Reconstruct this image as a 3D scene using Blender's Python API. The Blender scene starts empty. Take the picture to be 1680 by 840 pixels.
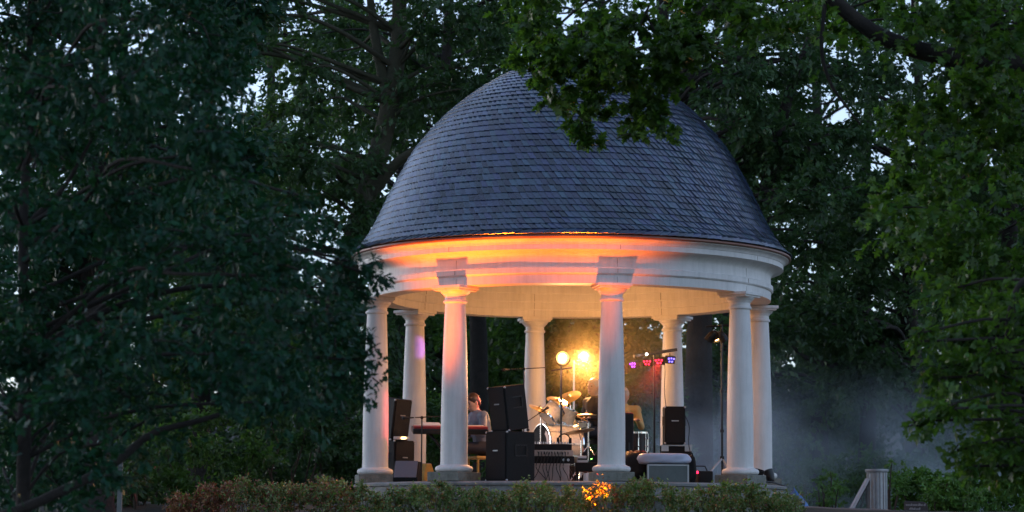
import bpy, bmesh, math, random
import numpy as np
from mathutils import Matrix, Vector

random.seed(7)
RNG = np.random.default_rng(11)
S = bpy.context.scene
COL = S.collection
rad = math.radians

# ------------------------------------------------------------------ camera
FPX = 4250.0                                   # focal length in pixels of a 1680 wide frame
PITCH = math.atan(458 / FPX)
ROLL = rad(0.35)
FW = np.array([0, math.cos(PITCH), math.sin(PITCH)])
_U = np.array([0, -math.sin(PITCH), math.cos(PITCH)])
_X = np.array([1.0, 0, 0])
RT = math.cos(ROLL) * _X + math.sin(ROLL) * _U
UP = -math.sin(ROLL) * _X + math.cos(ROLL) * _U

def at(px, py, Y):
    """the point at depth Y metres that the photograph shows at (px, py)"""
    d = FW + (px - 840) / FPX * RT + (420 - py) / FPX * UP
    return d * (Y / d[1])

cam = bpy.data.cameras.new('camera')
cam.sensor_width = 36
cam.lens = FPX / 1680 * 36
cam.clip_start = 0.5
cam.clip_end = 3000
cam.dof.use_dof = True
cam.dof.focus_distance = 34.0
cam.dof.aperture_fstop = 2.5
cam_o = bpy.data.objects.new('camera', cam)
COL.objects.link(cam_o)
cam_o.matrix_world = Matrix(((RT[0], UP[0], -FW[0], 0), (RT[1], UP[1], -FW[1], 0), (RT[2], UP[2], -FW[2], 0), (0, 0, 0, 1)))
S.camera = cam_o

# ------------------------------------------------------------------ sky, sun, exposure (dusk)
SUN_EL, SUN_AZ = rad(5.0), rad(-57)            # low in the west, to the left of the view
w = bpy.data.worlds.new('World')
S.world = w
w.use_nodes = True
nt = w.node_tree
sky = nt.nodes.new('ShaderNodeTexSky')
sky.sky_type = 'NISHITA'
sky.sun_disc = False
sky.sun_elevation = SUN_EL
sky.sun_rotation = SUN_AZ
sky.altitude = 100
sky.air_density = 1.0
sky.dust_density = 0.6
sky.ozone_density = 2.5
bg = nt.nodes['Background']
bg.inputs['Strength'].default_value = 0.15
hsv = nt.nodes.new('ShaderNodeHueSaturation')
hsv.inputs['Saturation'].default_value = 0.48
nt.links.new(sky.outputs[0], hsv.inputs['Color'])
wb = nt.nodes.new('ShaderNodeMix')              # the camera's cool white balance
wb.data_type = 'RGBA'; wb.blend_type = 'MULTIPLY'
wb.inputs[0].default_value = 1.0
wb.inputs[7].default_value = (0.88, 0.97, 1.22, 1)
nt.links.new(hsv.outputs[0], wb.inputs[6])
nt.links.new(wb.outputs[2], bg.inputs[0])
sl = bpy.data.lights.new('sun', 'SUN')
sl.energy = 0.04
sl.angle = rad(12)
sl.color = (1.0, 0.86, 0.72)
so = bpy.data.objects.new('sun', sl)
COL.objects.link(so)
_sd = Vector((math.sin(SUN_AZ) * math.cos(SUN_EL), math.cos(SUN_AZ) * math.cos(SUN_EL), math.sin(SUN_EL)))
so.rotation_euler = (-_sd).to_track_quat('-Z', 'Y').to_euler()
S.view_settings.view_transform = 'Standard'
S.view_settings.look = 'None'
S.view_settings.gamma = 1
S.view_settings.use_curve_mapping = False
S.view_settings.exposure = 1.6
S.render.engine = 'CYCLES'
cy = S.cycles
cy.use_denoising = True
cy.max_bounces = 6
cy.diffuse_bounces = 3
cy.glossy_bounces = 2
cy.transmission_bounces = 3
cy.transparent_max_bounces = 4
cy.volume_bounces = 1
cy.sample_clamp_indirect = 4
cy.volume_step_rate = 2.0
cy.volume_max_steps = 128
cy.caustics_reflective = False
cy.caustics_refractive = False

# ------------------------------------------------------------------ materials
def mat(name, col, rough=0.7, metal=0.0, spec=0.5, var=0.0, vscale=8.0, bump=0.0, bscale=40.0, island=0.0,
        emit=None, estr=0.0, col2=None, coat=0.0):
    m = bpy.data.materials.new(name)
    m.use_nodes = True
    n, l = m.node_tree.nodes, m.node_tree.links
    p = n['Principled BSDF']
    p.inputs['Base Color'].default_value = (*col, 1)
    p.inputs['Roughness'].default_value = rough
    p.inputs['Metallic'].default_value = metal
    p.inputs['Specular IOR Level'].default_value = spec
    p.inputs['Coat Weight'].default_value = coat
    src = None
    if var or col2:
        tc = n.new('ShaderNodeTexCoord')
        nz = n.new('ShaderNodeTexNoise')
        nz.inputs['Scale'].default_value = vscale
        nz.inputs['Detail'].default_value = 6
        nz.inputs['Roughness'].default_value = 0.65
        l.new(tc.outputs['Object'], nz.inputs['Vector'])
        cr = n.new('ShaderNodeValToRGB')
        cr.color_ramp.elements[0].position = 0.3
        cr.color_ramp.elements[1].position = 0.72
        c2 = col2 or tuple(c * (1 - var) for c in col)
        cr.color_ramp.elements[0].color = (*c2, 1)
        cr.color_ramp.elements[1].color = (*[min(1, c * (1 + var * 0.5)) for c in col], 1)
        l.new(nz.outputs['Fac'], cr.inputs['Fac'])
        src = cr.outputs['Color']
    if island:
        geo = n.new('ShaderNodeNewGeometry')
        oi = n.new('ShaderNodeObjectInfo')
        ad = n.new('ShaderNodeMath'); ad.operation = 'ADD'
        fr = n.new('ShaderNodeMath'); fr.operation = 'FRACT'
        l.new(geo.outputs['Random Per Island'], ad.inputs[0])
        l.new(oi.outputs['Random'], ad.inputs[1])
        l.new(ad.outputs[0], fr.inputs[0])
        hs = n.new('ShaderNodeHueSaturation')
        mr = n.new('ShaderNodeMapRange')
        mr.inputs['To Min'].default_value = 1 - island
        mr.inputs['To Max'].default_value = 1 + island
        l.new(fr.outputs[0], mr.inputs['Value'])
        l.new(mr.outputs[0], hs.inputs['Value'])
        mh = n.new('ShaderNodeMapRange')
        mh.inputs['To Min'].default_value = 0.5 - island * 0.06
        mh.inputs['To Max'].default_value = 0.5 + island * 0.06
        f2 = n.new('ShaderNodeMath'); f2.operation = 'MULTIPLY'; f2.inputs[1].default_value = 7.31
        f3 = n.new('ShaderNodeMath'); f3.operation = 'FRACT'
        l.new(fr.outputs[0], f2.inputs[0]); l.new(f2.outputs[0], f3.inputs[0])
        l.new(f3.outputs[0], mh.inputs['Value'])
        l.new(mh.outputs[0], hs.inputs['Hue'])
        if src:
            l.new(src, hs.inputs['Color'])
        else:
            hs.inputs['Color'].default_value = (*col, 1)
        src = hs.outputs['Color']
    if src:
        l.new(src, p.inputs['Base Color'])
    if bump:
        tc2 = n.new('ShaderNodeTexCoord')
        nb = n.new('ShaderNodeTexNoise')
        nb.inputs['Scale'].default_value = bscale
        nb.inputs['Detail'].default_value = 5
        l.new(tc2.outputs['Object'], nb.inputs['Vector'])
        bp = n.new('ShaderNodeBump')
        bp.inputs['Strength'].default_value = bump
        bp.inputs['Distance'].default_value = 0.02
        l.new(nb.outputs['Fac'], bp.inputs['Height'])
        l.new(bp.outputs[0], p.inputs['Normal'])
    if emit:
        p.inputs['Emission Color'].default_value = (*emit, 1)
        p.inputs['Emission Strength'].default_value = estr
    return m

def leafmat(name, col, rough=0.42, trans=0.28, island=0.45, tcol=None, spec=0.5):
    m = mat(name, col, rough=rough, spec=spec, island=island)
    n, l = m.node_tree.nodes, m.node_tree.links
    p = n['Principled BSDF']
    tr = n.new('ShaderNodeBsdfTranslucent')
    tr.inputs['Color'].default_value = (*(tcol or (col[0] * 1.6, col[1] * 1.7, col[2] * 0.7)), 1)
    mx = n.new('ShaderNodeMixShader')
    mx.inputs[0].default_value = trans
    out = n['Material Output']
    l.new(p.outputs[0], mx.inputs[1]); l.new(tr.outputs[0], mx.inputs[2])
    l.new(mx.outputs[0], out.inputs['Surface'])
    return m

M = {}
M['white'] = mat('white_paint', (0.74, 0.72, 0.69), rough=0.52, var=0.10, vscale=3.0, bump=0.10, bscale=45)
def weather(m, amount=0.30):
    # rain streaks and grime on old paint: noise stretched down the wall
    n, l = m.node_tree.nodes, m.node_tree.links
    p = n['Principled BSDF']; old = p.inputs['Base Color'].links[0].from_socket
    tc = n.new('ShaderNodeTexCoord'); mp = n.new('ShaderNodeMapping'); mp.inputs['Scale'].default_value = (14, 14, 1.1)
    nz = n.new('ShaderNodeTexNoise'); nz.inputs['Scale'].default_value = 1.0; nz.inputs['Detail'].default_value = 7; nz.inputs['Roughness'].default_value = 0.7
    l.new(tc.outputs['Object'], mp.inputs['Vector']); l.new(mp.outputs[0], nz.inputs['Vector'])
    cr = n.new('ShaderNodeValToRGB'); cr.color_ramp.elements[0].position = 0.34; cr.color_ramp.elements[1].position = 0.56
    cr.color_ramp.elements[0].color = (1 - amount, 1 - amount * 0.95, 1 - amount * 1.05, 1); cr.color_ramp.elements[1].color = (1, 1, 1, 1)
    mx = n.new('ShaderNodeMix'); mx.data_type = 'RGBA'; mx.blend_type = 'MULTIPLY'; mx.inputs[0].default_value = 1
    l.new(nz.outputs['Fac'], cr.inputs['Fac']); l.new(old, mx.inputs[6]); l.new(cr.outputs[0], mx.inputs[7]); l.new(mx.outputs[2], p.inputs['Base Color'])
weather(M['white'], 0.13)
M['stone'] = mat('mossy_stone', (0.27, 0.27, 0.24), rough=0.85, col2=(0.12, 0.13, 0.10), vscale=9, bump=0.5, bscale=50)
M['rim'] = mat('step_stone', (0.30, 0.30, 0.29), rough=0.7, col2=(0.15, 0.155, 0.15), vscale=6, bump=0.4, bscale=45)
M['slate'] = mat('slate', (0.040, 0.068, 0.120), rough=0.23, spec=0.5, var=0.35, vscale=2.2, bump=0.22, bscale=30, island=0.55)
M['slate'].node_tree.nodes['Principled BSDF'].inputs['IOR'].default_value = 2.1
M['deck'] = mat('roof_boarding', (0.02, 0.02, 0.022), rough=0.9)
M['copper'] = mat('eaves_metal', (0.22, 0.10, 0.065), rough=0.45, metal=0.3, var=0.2, vscale=5)
M['ceil'] = mat('ceiling_plaster', (0.68, 0.64, 0.57), rough=0.7, var=0.08, vscale=3)
M['seam'] = mat('dark_joint', (0.18, 0.13, 0.10), rough=0.9)
M['ground'] = mat('forest_soil', (0.045, 0.040, 0.026), rough=0.95, col2=(0.02, 0.022, 0.013), vscale=1.3, bump=0.9, bscale=12)
M['path'] = mat('earth_path', (0.19, 0.15, 0.125), rough=0.95, col2=(0.09, 0.075, 0.065), vscale=4, bump=0.7, bscale=30)
M['bark'] = mat('bark', (0.036, 0.028, 0.022), rough=0.95, col2=(0.016, 0.014, 0.012), vscale=6, bump=1.0, bscale=18)
M['bark2'] = mat('mossy_bark', (0.075, 0.065, 0.042), rough=0.95, col2=(0.035, 0.04, 0.02), vscale=5, bump=1.0, bscale=18)
M['leaf_oak'] = leafmat('oak_leaf', (0.010, 0.052, 0.028), rough=0.46, trans=0.25, tcol=(0.03, 0.12, 0.025), spec=0.28)
M['leaf_maple'] = leafmat('maple_leaf', (0.048, 0.105, 0.018), rough=0.42, trans=0.42, tcol=(0.12, 0.27, 0.02))
M['leaf_far'] = leafmat('wood_leaf', (0.040, 0.085, 0.030), rough=0.45, trans=0.40, tcol=(0.07, 0.16, 0.035))
M['leaf_far2'] = leafmat('wood_leaf_light', (0.055, 0.112, 0.025), rough=0.45, trans=0.42, tcol=(0.10, 0.22, 0.03))
M['leaf_hedge'] = leafmat('hedge_leaf', (0.19, 0.25, 0.10), rough=0.4, trans=0.2, island=0.6)
M['leaf_red'] = leafmat('reddish_lit_leaf', (0.30, 0.14, 0.07), rough=0.45, trans=0.25, island=0.6, tcol=(0.3, 0.1, 0.04))  # reddish foliage; the colour also stands in for orange lamplight
M['leaf_weed'] = leafmat('weed_leaf', (0.10, 0.20, 0.04), rough=0.45, trans=0.33)
M['twig'] = mat('twig', (0.07, 0.05, 0.035), rough=0.9)
M['black'] = mat('black_tolex', (0.008, 0.008, 0.008), rough=0.6, spec=0.25, bump=0.3, bscale=160, var=0.2, vscale=20)
M['grille'] = mat('black_grille', (0.012, 0.0115, 0.012), rough=0.6, spec=0.25, bump=0.6, bscale=220)
M['greygrille'] = mat('grey_grille', (0.16, 0.15, 0.17), rough=0.5, metal=0.3, bump=0.4, bscale=200)
M['steel'] = mat('steel', (0.55, 0.55, 0.56), rough=0.3, metal=0.9)
M['chrome'] = mat('chrome', (0.8, 0.8, 0.8), rough=0.12, metal=1.0)
M['blackmetal'] = mat('black_metal', (0.02, 0.02, 0.02), rough=0.35, metal=0.4)
M['brass'] = mat('cymbal_bronze', (0.72, 0.50, 0.22), rough=0.28, metal=0.95, var=0.15, vscale=30)
M['drum'] = mat('drum_wrap', (0.78, 0.70, 0.50), rough=0.22, coat=0.5, var=0.25, vscale=25)
M['drumhead'] = mat('drum_head', (0.72, 0.68, 0.60), rough=0.5)
M['logo'] = mat('print_white', (0.7, 0.7, 0.7), rough=0.5)
M['case'] = mat('flight_case_grey', (0.11, 0.135, 0.13), rough=0.5, var=0.15, vscale=10)
M['alu'] = mat('aluminium_edge', (0.42, 0.43, 0.45), rough=0.35, metal=0.8)
M['tarp'] = mat('pale_tarp', (0.46, 0.49, 0.60), rough=0.45, var=0.1, vscale=4)
M['bluetarp'] = mat('blue_tarp', (0.03, 0.13, 0.34), rough=0.4, var=0.3, vscale=9)
M['bin'] = mat('zinc_bin', (0.30, 0.31, 0.32), rough=0.45, metal=0.6, var=0.2, vscale=7)
M['board'] = mat('pale_board', (0.45, 0.44, 0.46), rough=0.6, var=0.15, vscale=10)
M['sign'] = mat('sign_wood', (0.05, 0.042, 0.04), rough=0.8, var=0.3, vscale=15)
M['signink'] = mat('sign_ink', (0.26, 0.25, 0.25), rough=0.7)
M['skin'] = mat('skin', (0.52, 0.32, 0.23), rough=0.5)
M['hair'] = mat('dark_hair', (0.03, 0.017, 0.012), rough=0.5)
M['greyhair'] = mat('grey_hair', (0.45, 0.42, 0.38), rough=0.55)
M['jacket'] = mat('grey_jacket', (0.15, 0.18, 0.24), rough=0.75, var=0.2, vscale=12)
M['stripe'] = mat('cream_stripe', (0.62, 0.56, 0.46), rough=0.7)
M['darkshirt'] = mat('dark_shirt', (0.03, 0.028, 0.03), rough=0.8)
M['ochre'] = mat('golden_lit_shirt', (0.66, 0.46, 0.18), rough=0.75)  # golden lamplight on the shirt is part of this colour
M['trousers'] = mat('dark_trousers', (0.02, 0.021, 0.028), rough=0.85)
M['shoe'] = mat('shoe', (0.015, 0.013, 0.012), rough=0.5)
M['mouth'] = mat('lips', (0.35, 0.13, 0.10), rough=0.5)
M['eye'] = mat('eye', (0.02, 0.015, 0.012), rough=0.2)
M['keyredlit'] = mat('red_lit_keyboard', (0.32, 0.03, 0.03), rough=0.4)  # red stage light on the keyboard top, put into the colour
M['keywhite'] = mat('key_ivory', (0.7, 0.68, 0.62), rough=0.3)
M['paper'] = mat('paper', (0.75, 0.74, 0.7), rough=0.8)
M['yellowlit'] = mat('yellow_lit_wood', (0.50, 0.30, 0.06), rough=0.5, var=0.2, vscale=12)  # yellow lamplight on chair and rear monitor, put into the colour
M['cloth'] = mat('pale_cloth', (0.40, 0.34, 0.31), rough=0.9, var=0.15, vscale=6)
M['beige'] = mat('beige_panel', (0.42, 0.36, 0.31), rough=0.6, var=0.2, vscale=10)
M['cable'] = mat('cable', (0.012, 0.012, 0.012), rough=0.6)
M['stick'] = mat('drum_stick', (0.55, 0.38, 0.2), rough=0.5)
M['whiteplastic'] = mat('white_plastic', (0.6, 0.6, 0.6), rough=0.5)
M['post'] = mat('grey_post', (0.16, 0.17, 0.16), rough=0.7, var=0.2, vscale=10)
def glow(name, col, s):
    return mat(name, (0.02, 0.02, 0.02), rough=0.5, emit=col, estr=s)
M['g_warm'] = glow('lit_warm_lens', (1.0, 0.62, 0.16), 40)
M['g_ring'] = glow('lit_reflector', (1.0, 0.50, 0.02), 4)
M['g_amber'] = glow('lit_amber_lens', (1.0, 0.55, 0.20), 8)
M['g_red'] = glow('lit_red_led', (1.0, 0.012, 0.05), 2.6)
M['g_purple'] = glow('lit_purple_led', (0.5, 0.05, 1.0), 2.2)
M['g_blue'] = glow('lit_blue_led', (0.14, 0.10, 1.0), 2.2)
M['g_white'] = glow('lit_white_led', (0.9, 0.95, 1.0), 10)
M['g_green'] = glow('lit_green_led', (0.2, 1.0, 0.1), 4)
M['g_orange'] = glow('lit_orange_lens', (1.0, 0.25, 0.03), 3)

# ------------------------------------------------------------------ mesh builder
def wloc(o):
    p = Vector((0, 0, 0))
    while o is not None:
        p = p + o.location
        o = o.parent
    return p

class MB:
    """collects shapes in world space, then links them as ONE mesh object"""
    def __init__(s):
        s.v, s.f, s.n = [], [], 0
    def add(s, verts, faces):
        verts = np.asarray(verts, float).reshape(-1, 3)
        s.v.append(verts)
        s.f += [tuple(i + s.n for i in f) for f in faces]
        s.n += len(verts)
        return s
    def box(s, c, size, rz=0.0, ry=0.0, rx=0.0):
        R = np.array(Matrix.Rotation(rz, 3, 'Z') @ Matrix.Rotation(ry, 3, 'Y') @ Matrix.Rotation(rx, 3, 'X'))
        h = np.array(size) / 2
        q = np.array([(x, y, z) for x in (-1, 1) for y in (-1, 1) for z in (-1, 1)]) * h
        return s.add(q @ R.T + np.array(c), [(0, 1, 3, 2), (4, 6, 7, 5), (0, 4, 5, 1), (2, 3, 7, 6), (0, 2, 6, 4), (1, 5, 7, 3)])
    def lathe(s, prof, c=(0, 0, 0), seg=48, R=None, closed=False, cap=False):
        a = np.linspace(0, 2 * math.pi, seg, endpoint=False)
        prof = np.asarray(prof, float)
        P = np.stack([prof[:, 0:1] * np.cos(a), prof[:, 0:1] * np.sin(a), np.repeat(prof[:, 1:2], seg, 1)], -1).reshape(-1, 3)
        if R is not None:
            P = P @ np.array(R).T
        m = len(prof)
        fs = []
        for i in range(m if closed else m - 1):
            j = (i + 1) % m
            for k in range(seg):
                k2 = (k + 1) % seg
                fs.append((i * seg + k, i * seg + k2, j * seg + k2, j * seg + k))
        if cap:
            fs.append(tuple(range(seg))[::-1])
            fs.append(tuple((m - 1) * seg + k for k in range(seg)))
        return s.add(P + np.array(c), fs)
    def tube(s, pts, r, sides=6, cap=True):
        pts = np.asarray(pts, float)
        n = len(pts)
        r = np.broadcast_to(np.asarray(r, float), (n,)) if np.ndim(r) < 2 else r
        t = np.gradient(pts, axis=0)
        t /= np.linalg.norm(t, axis=1, keepdims=True) + 1e-9
        ref = np.array([0, 0, 1.0]) if abs(t[:, 2]).mean() < 0.8 else np.array([1.0, 0, 0])
        u = np.cross(t, ref); u /= np.linalg.norm(u, axis=1, keepdims=True) + 1e-9
        v = np.cross(t, u)
        a = np.linspace(0, 2 * math.pi, sides, endpoint=False)
        P = pts[:, None] + r[:, None, None] * (u[:, None] * np.cos(a)[None, :, None] + v[:, None] * np.sin(a)[None, :, None])
        fs = [(i * sides + k, i * sides + (k + 1) % sides, (i + 1) * sides + (k + 1) % sides, (i + 1) * sides + k)
              for i in range(n - 1) for k in range(sides)]
        if cap:
            fs += [tuple(range(sides))[::-1], tuple((n - 1) * sides + k for k in range(sides))]
        return s.add(P.reshape(-1, 3), fs)
    def rod(s, a, b, r, sides=8):
        return s.tube([a, b], r, sides)
    def ball(s, c, r, seg=14, rings=9, R=None):
        th = np.linspace(0.02, math.pi - 0.02, rings)
        r = np.broadcast_to(np.asarray(r, float), (3,))
        a = np.linspace(0, 2 * math.pi, seg, endpoint=False)
        P = np.stack([np.sin(th)[:, None] * np.cos(a), np.sin(th)[:, None] * np.sin(a), np.repeat(-np.cos(th)[:, None], seg, 1)], -1).reshape(-1, 3) * r
        if R is not None:
            P = P @ np.array(R).T
        fs = [(i * seg + k, i * seg + (k + 1) % seg, (i + 1) * seg + (k + 1) % seg, (i + 1) * seg + k) for i in range(rings - 1) for k in range(seg)]
        fs += [tuple(range(seg))[::-1], tuple((rings - 1) * seg + k for k in range(seg))]
        return s.add(P + np.array(c), fs)
    def prism(s, poly, c, depth, R):
        """polygon in local x,z extruded along local y (centred), rotated by R and moved to c"""
        poly = np.asarray(poly, float); n = len(poly)
        a = np.stack([poly[:, 0], np.full(n, -depth / 2), poly[:, 1]], 1)
        b = a.copy(); b[:, 1] = depth / 2
        P = np.r_[a, b] @ np.array(R).T + np.array(c)
        fs = [tuple(range(n)), tuple(range(2 * n - 1, n - 1, -1))] + [((i + 1) % n, i, n + i, n + (i + 1) % n) for i in range(n)]
        return s.add(P, fs)
    def build(s, name, material, parent=None, smooth=None, bevel=0.0, local=False):
        me = bpy.data.meshes.new(name)
        V = np.concatenate(s.v)
        if parent is not None and not local:
            V = V - np.array(wloc(parent))
        me.from_pydata(V.tolist(), [], s.f)
        me.materials.append(M[material] if isinstance(material, str) else material)
        if smooth is not None:
            me.shade_smooth()
            me.set_sharp_from_angle(angle=rad(smooth))
        o = bpy.data.objects.new(name, me)
        COL.objects.link(o)
        o.parent = parent
        if bevel:
            b = o.modifiers.new('bevel', 'BEVEL'); b.width = bevel; b.segments = 2; b.limit_method = 'ANGLE'
        return o

def tag(o, label=None, cat=None, group=None, kind=None):
    if label: o['label'] = label
    if cat: o['category'] = cat
    if group: o['group'] = group
    if kind: o['kind'] = kind
    return o

def thing(name, label, cat, loc=(0, 0, 0), group=None):
    o = bpy.data.objects.new(name, None)
    COL.objects.link(o)
    o.location = Vector([float(c) for c in loc])
    o.empty_display_size = 0.2
    return tag(o, label, cat, group)

def rot(rz=0, rx=0, ry=0):
    return np.array(Matrix.Rotation(rz, 3, 'Z') @ Matrix.Rotation(ry, 3, 'Y') @ Matrix.Rotation(rx, 3, 'X'))

def aim(d):
    """rotation that carries local +Z to direction d"""
    return np.array(Vector([float(c) for c in d]).to_track_quat('Z', 'Y').to_matrix())

def light(name, typ, loc, power, color, parent, target=None, size=0.05, spot=60, blend=0.4):
    L = bpy.data.lights.new(name, typ)
    L.energy = power; L.color = color
    L.shadow_soft_size = size
    o = bpy.data.objects.new(name, L); COL.objects.link(o)
    o.parent = parent
    o.location = Vector([float(c) for c in loc]) - wloc(parent)
    if typ == 'SPOT':
        L.spot_size = rad(spot); L.spot_blend = blend
        d = Vector([float(c) for c in np.array(target) - np.array(loc)])
        o.rotation_euler = d.to_track_quat('-Z', 'Y').to_euler()
    return o

# ------------------------------------------------------------------ ground
PC = at(935.5, 640, 36)                        # centre of the pavilion
PCX, PCY = PC[0], PC[1]
ZP = 0.69                                      # pavilion floor

def sstep(a, b, x):
    t = np.clip((x - a) / (b - a), 0, 1)
    return t * t * (3 - 2 * t)

def gz(x, y):
    x = np.asarray(x, float); y = np.asarray(y, float)
    base = -1.65 + 1.65 * sstep(2, 31, y) + 0.42 * sstep(31.2, 35.0, y)
    base = base + 0.05 * np.sin(x * 0.9 + 1.3) * np.cos(y * 0.7) * sstep(5, 20, y) * (1 - 0.8 * np.exp(-((x - PCX) ** 2 + (y - PCY) ** 2) / 18))
    base = base - 0.03 * np.clip(x - 3.5, 0, 5) * sstep(30, 34, y) * (1 - sstep(44, 52, y))      # falls away to the right
    return base + 0.012 * np.maximum(y - 55, 0) + 5.5 * sstep(92, 126, y)

def build_ground():
    xs = np.concatenate([-np.geomspace(1500, 15, 14), np.linspace(-14, 18, 81), np.geomspace(19, 1500, 14)])
    ys = np.concatenate([-np.geomspace(1500, 8, 12), np.linspace(-6, 62, 120), np.geomspace(64, 2000, 16)])
    X, Y = np.meshgrid(xs, ys)
    Z = gz(X, np.minimum(Y, 140))
    near = (Y > 5) & (Y < 62)
    Z = Z + near * RNG.normal(0, 0.008, Z.shape)
    V = np.stack([X, Y, Z], -1).reshape(-1, 3)
    nx = len(xs)
    F = [(j * nx + i, j * nx + i + 1, (j + 1) * nx + i + 1, (j + 1) * nx + i) for j in range(len(ys) - 1) for i in range(nx - 1)]
    m = MB(); m.add(V, F)
    tag(m.build('ground', 'ground', smooth=60), kind='structure')
    # trodden earth path that runs past the pavilion on the right
    m = MB(); V = []; n = 40
    for i in range(n):
        t = i / (n - 1)
        x = 2.9 + 12 * t; yc = 37.6 + 1.8 * t + 0.3 * math.sin(6 * t)
        for k in range(5):
            y = yc - 1.5 + 3.0 * k / 4
            V.append((x, y, float(gz(x, y)) + 0.05 - 0.035 * abs(k - 2) / 2 + 0.006 * math.sin(x * 7 + k)))
    m.add(V, [(i * 5 + k, (i + 1) * 5 + k, (i + 1) * 5 + k + 1, i * 5 + k + 1) for i in range(n - 1) for k in range(4)])
    tag(m.build('path', 'path', smooth=60), kind='structure')
build_ground()

# ------------------------------------------------------------------ pavilion
def catmull(P, per=8):
    P = np.asarray(P, float)
    Q = np.r_[[2 * P[0] - P[1]], P, [2 * P[-1] - P[-2]]]
    out = []
    for i in range(1, len(Q) - 2):
        for t in np.linspace(0, 1, per, endpoint=False):
            a, b, c, d = Q[i - 1], Q[i], Q[i + 1], Q[i + 2]
            out.append(0.5 * (2 * b + (c - a) * t + (2 * a - 5 * b + 4 * c - d) * t * t + (3 * b - a - 3 * c + d) * t ** 3))
    out.append(P[-1])
    return np.array(out)

R_COL, TH0 = 2.715, rad(10)
pav = thing('pavilion', 'round white columned pavilion with a slate dome, used as a bandstand', 'pavilion', (PCX, PCY, float(gz(PCX, PCY))))

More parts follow.
